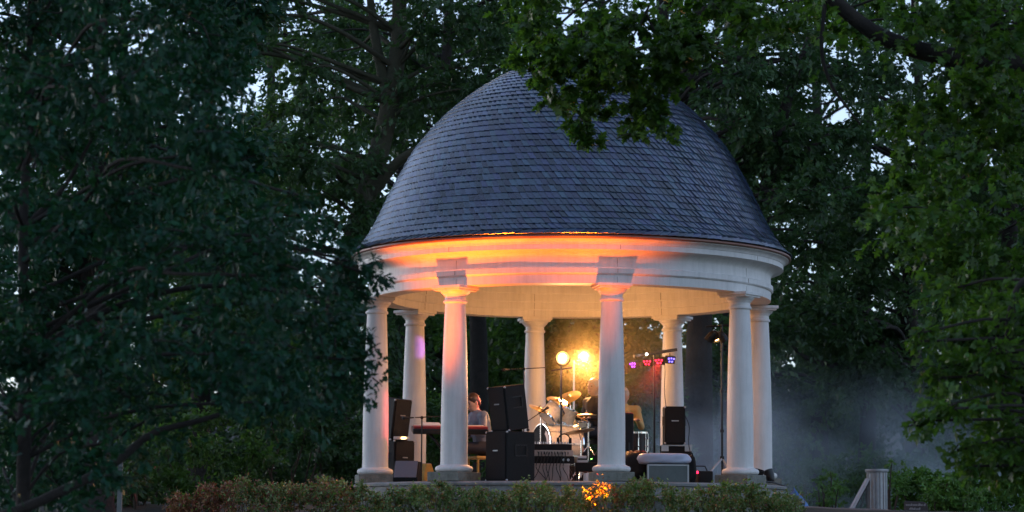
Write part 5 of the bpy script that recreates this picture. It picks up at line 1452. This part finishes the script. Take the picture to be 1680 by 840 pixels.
MB().box(mid, (0.045, 0.24, L_), ry=math.atan2(b[0] - a[0], b[2] - a[2])).build('plank', 'board', lb, bevel=0.004)
MB().box(mid + np.array([0.027, 0.0, -0.02]), (0.008, 0.20, L_ * 0.7), ry=math.atan2(b[0] - a[0], b[2] - a[2])).build('dark_back', 'sign', lb)
bt_ = at(1305, 822, 38.2); btz = float(gz(bt_[0], 38.2)) + 0.045
bgx = thing('blue_bag', 'crumpled blue plastic sheet lying right of the platform', 'plastic sheet', (bt_[0], 38.2, btz))
def tent():
    rs = np.random.default_rng(4); V = []; n, k = 9, 26
    for i in range(n):
        t = i / (n - 1)
        for j in range(k):
            a = 2 * math.pi * j / k
            r = (0.02 + 0.98 * t ** 1.15) * (1 + 0.10 * math.sin(5 * a + 1) + 0.07 * math.sin(9 * a) * t)
            V.append((bt_[0] - 0.02 * (1 - t) + 0.185 * r * math.cos(a), 38.2 + 0.16 * r * math.sin(a), btz + 0.25 * (1 - t) ** 0.8 * (1 + 0.1 * math.sin(3 * a)) + 0.004 + rs.normal(0, 0.004)))
    F = [(i * k + j, i * k + (j + 1) % k, (i + 1) * k + (j + 1) % k, (i + 1) * k + j) for i in range(n - 1) for j in range(k)] + [tuple(range(k))[::-1]]
    return MB().add(V, F)
tent().build('sheet', 'bluetarp', bgx, smooth=35)
tag(lumpy('fold', 'bluetarp', np.array([bt_[0] - 0.13, 38.1, btz]), (0.14, 0.12, 0.10), bgx, 3, amp=0.1))
# sign
sc_ = at(1502, 830, 38.5); sz_ = float(gz(sc_[0], 38.5))
sgn = thing('small_sign', 'low dark wooden sign with faint pale lettering right of the bin', 'sign', (sc_[0], 38.5, sz_))
sw, sh_top = 0.36, hz(818, 38.5)
poly = [(-0.17, 0.0), (0.19, 0.0), (0.175, 0.17), (0.12, 0.205), (-0.15, 0.215), (-0.17, 0.20)]
zb0 = sh_top - 0.215
MB().prism(poly, (sc_[0], 38.5, zb0), 0.04, rot(0)).build('board', 'sign', sgn, bevel=0.006)
ink = MB(); rs = random.Random(2)
for row, (z_, xa, xb) in enumerate(((0.145, -0.14, 0.15), (0.085, -0.09, 0.08), (0.025, -0.14, 0.15))):
    x_ = xa
    while x_ < xb:
        w_ = rs.uniform(0.007, 0.014); h_ = rs.choice((0.022, 0.022, 0.034))
        ink.box((sc_[0] + x_, 38.5 - 0.0215, zb0 + z_ + h_ / 2), (w_, 0.003, h_)); x_ += w_ + rs.uniform(0.004, 0.008)
tag(ink.build('faint_lettering', 'signink', sgn), kind='stuff')
for sx in (-0.12, 0.13):
    MB().box((sc_[0] + sx, 38.54, (sz_ + zb0 + 0.15) / 2), (0.035, 0.03, zb0 + 0.15 - sz_)).build('post', 'sign', sgn)
# grey post left
pp = at(198, 745, 31); pg = float(gz(pp[0], 31))
pst = thing('grey_post', 'slim grey post with pale cap in front of the thick left trunk', 'post', (pp[0], 31, pg))
MB().box((pp[0], 31, (pg + pp[2]) / 2), (0.055, 0.055, pp[2] - pg)).build('shaft', 'post', pst, bevel=0.005)
MB().add([(pp[0] + x * 0.04, 31 + y * 0.04, pp[2] + z) for z in (0.002, 0.03) for x, y in ((-1, -1), (1, -1), (1, 1), (-1, 1))] + [(pp[0], 31, pp[2] + 0.05)],
         [(0, 3, 2, 1), (0, 1, 5, 4), (1, 2, 6, 5), (2, 3, 7, 6), (3, 0, 4, 7), (4, 5, 8), (5, 6, 8), (6, 7, 8), (7, 4, 8)]).build('cap', 'alu', pst)

# ------------------------------------------------------------------ smoke
def smoke(name, label, lo, hi, dens, col, kind):
    lo, hi = np.array(lo, float), np.array(hi, float)
    o = MB().box((lo + hi) / 2, hi - lo).build(name, 'white')
    m = bpy.data.materials.new(name); m.use_nodes = True
    n, l = m.node_tree.nodes, m.node_tree.links
    n.remove(n['Principled BSDF'])
    pv = n.new('ShaderNodeVolumePrincipled')
    pv.inputs['Color'].default_value = (*col, 1)
    pv.inputs['Anisotropy'].default_value = kind.get('g', 0.1)
    l.new(pv.outputs[0], n['Material Output'].inputs['Volume'])
    tc = n.new('ShaderNodeTexCoord')
    sep = n.new('ShaderNodeSeparateXYZ'); l.new(tc.outputs['Generated'], sep.inputs[0])
    def mth(op, a, b=None):
        q = n.new('ShaderNodeMath'); q.operation = op
        for i, v in enumerate((a, b)):
            if v is None: continue
            if isinstance(v, (int, float)): q.inputs[i].default_value = v
            else: l.new(v, q.inputs[i])
        return q.outputs[0]
    def edge(x, w0, w1):
        def mr(a, b):
            q = n.new('ShaderNodeMapRange'); q.interpolation_type = 'SMOOTHSTEP'
            q.inputs['From Min'].default_value = a; q.inputs['From Max'].default_value = b
            l.new(x, q.inputs['Value']); return q.outputs[0]
        return mth('MULTIPLY', mr(0.0, w0), mr(1.0, 1 - w1))
    nz = n.new('ShaderNodeTexNoise'); nz.inputs['Scale'].default_value = kind['scale']; nz.inputs['Detail'].default_value = 3.5
    l.new(tc.outputs['Object'], nz.inputs['Vector'])
    ns = n.new('ShaderNodeMapRange'); ns.inputs['From Min'].default_value = kind['n0']; ns.inputs['From Max'].default_value = kind['n1']
    l.new(nz.outputs['Fac'], ns.inputs['Value'])
    d = mth('MULTIPLY', edge(sep.outputs[0], *kind['x']), edge(sep.outputs[1], *kind['y']))
    d = mth('MULTIPLY', d, edge(sep.outputs[2], *kind['z']))
    d = mth('MULTIPLY', d, ns.outputs[0])
    d = mth('MULTIPLY', d, dens)
    l.new(d, pv.inputs['Density'])
    o.data.materials.clear(); o.data.materials.append(m)
    return tag(o, label, 'smoke', kind='stuff')
smoke('smoke', 'pale smoke drifting low behind the pavilion to the right', (1.2, 43.6, 0.25), (14.5, 53, 3.3), 0.33, (0.76, 0.89, 1.0),
      dict(scale=0.5, n0=0.48, n1=0.70, x=(0.12, 0.4), y=(0.15, 0.3), z=(0.03, 0.96)))

smoke('lamp_glow_haze', 'thin haze standing in for the bloom of the stage lamps, yellow glow put into its colour', (fl(870, 36)[0], 34.6, hz(680, 36)), (fl(1175, 36)[0], 38.5, 3.5), 0.09, (1.0, 0.82, 0.45),  # volume imitates lens bloom; its yellow colour is the lamp glow
      dict(scale=0.8, n0=-0.2, n1=0.7, x=(0.4, 0.4), y=(0.25, 0.25), z=(0.55, 0.45), g=0.72))
smoke('smoke', 'bright puff of smoke rising between the right rear and right front columns', (1.75, 39.1, 0.5), (5.2, 43.2, 3.3), 0.55, (0.82, 0.90, 1.0),
      dict(scale=0.9, n0=0.42, n1=0.75, x=(0.25, 0.5), y=(0.3, 0.4), z=(0.05, 0.95)))
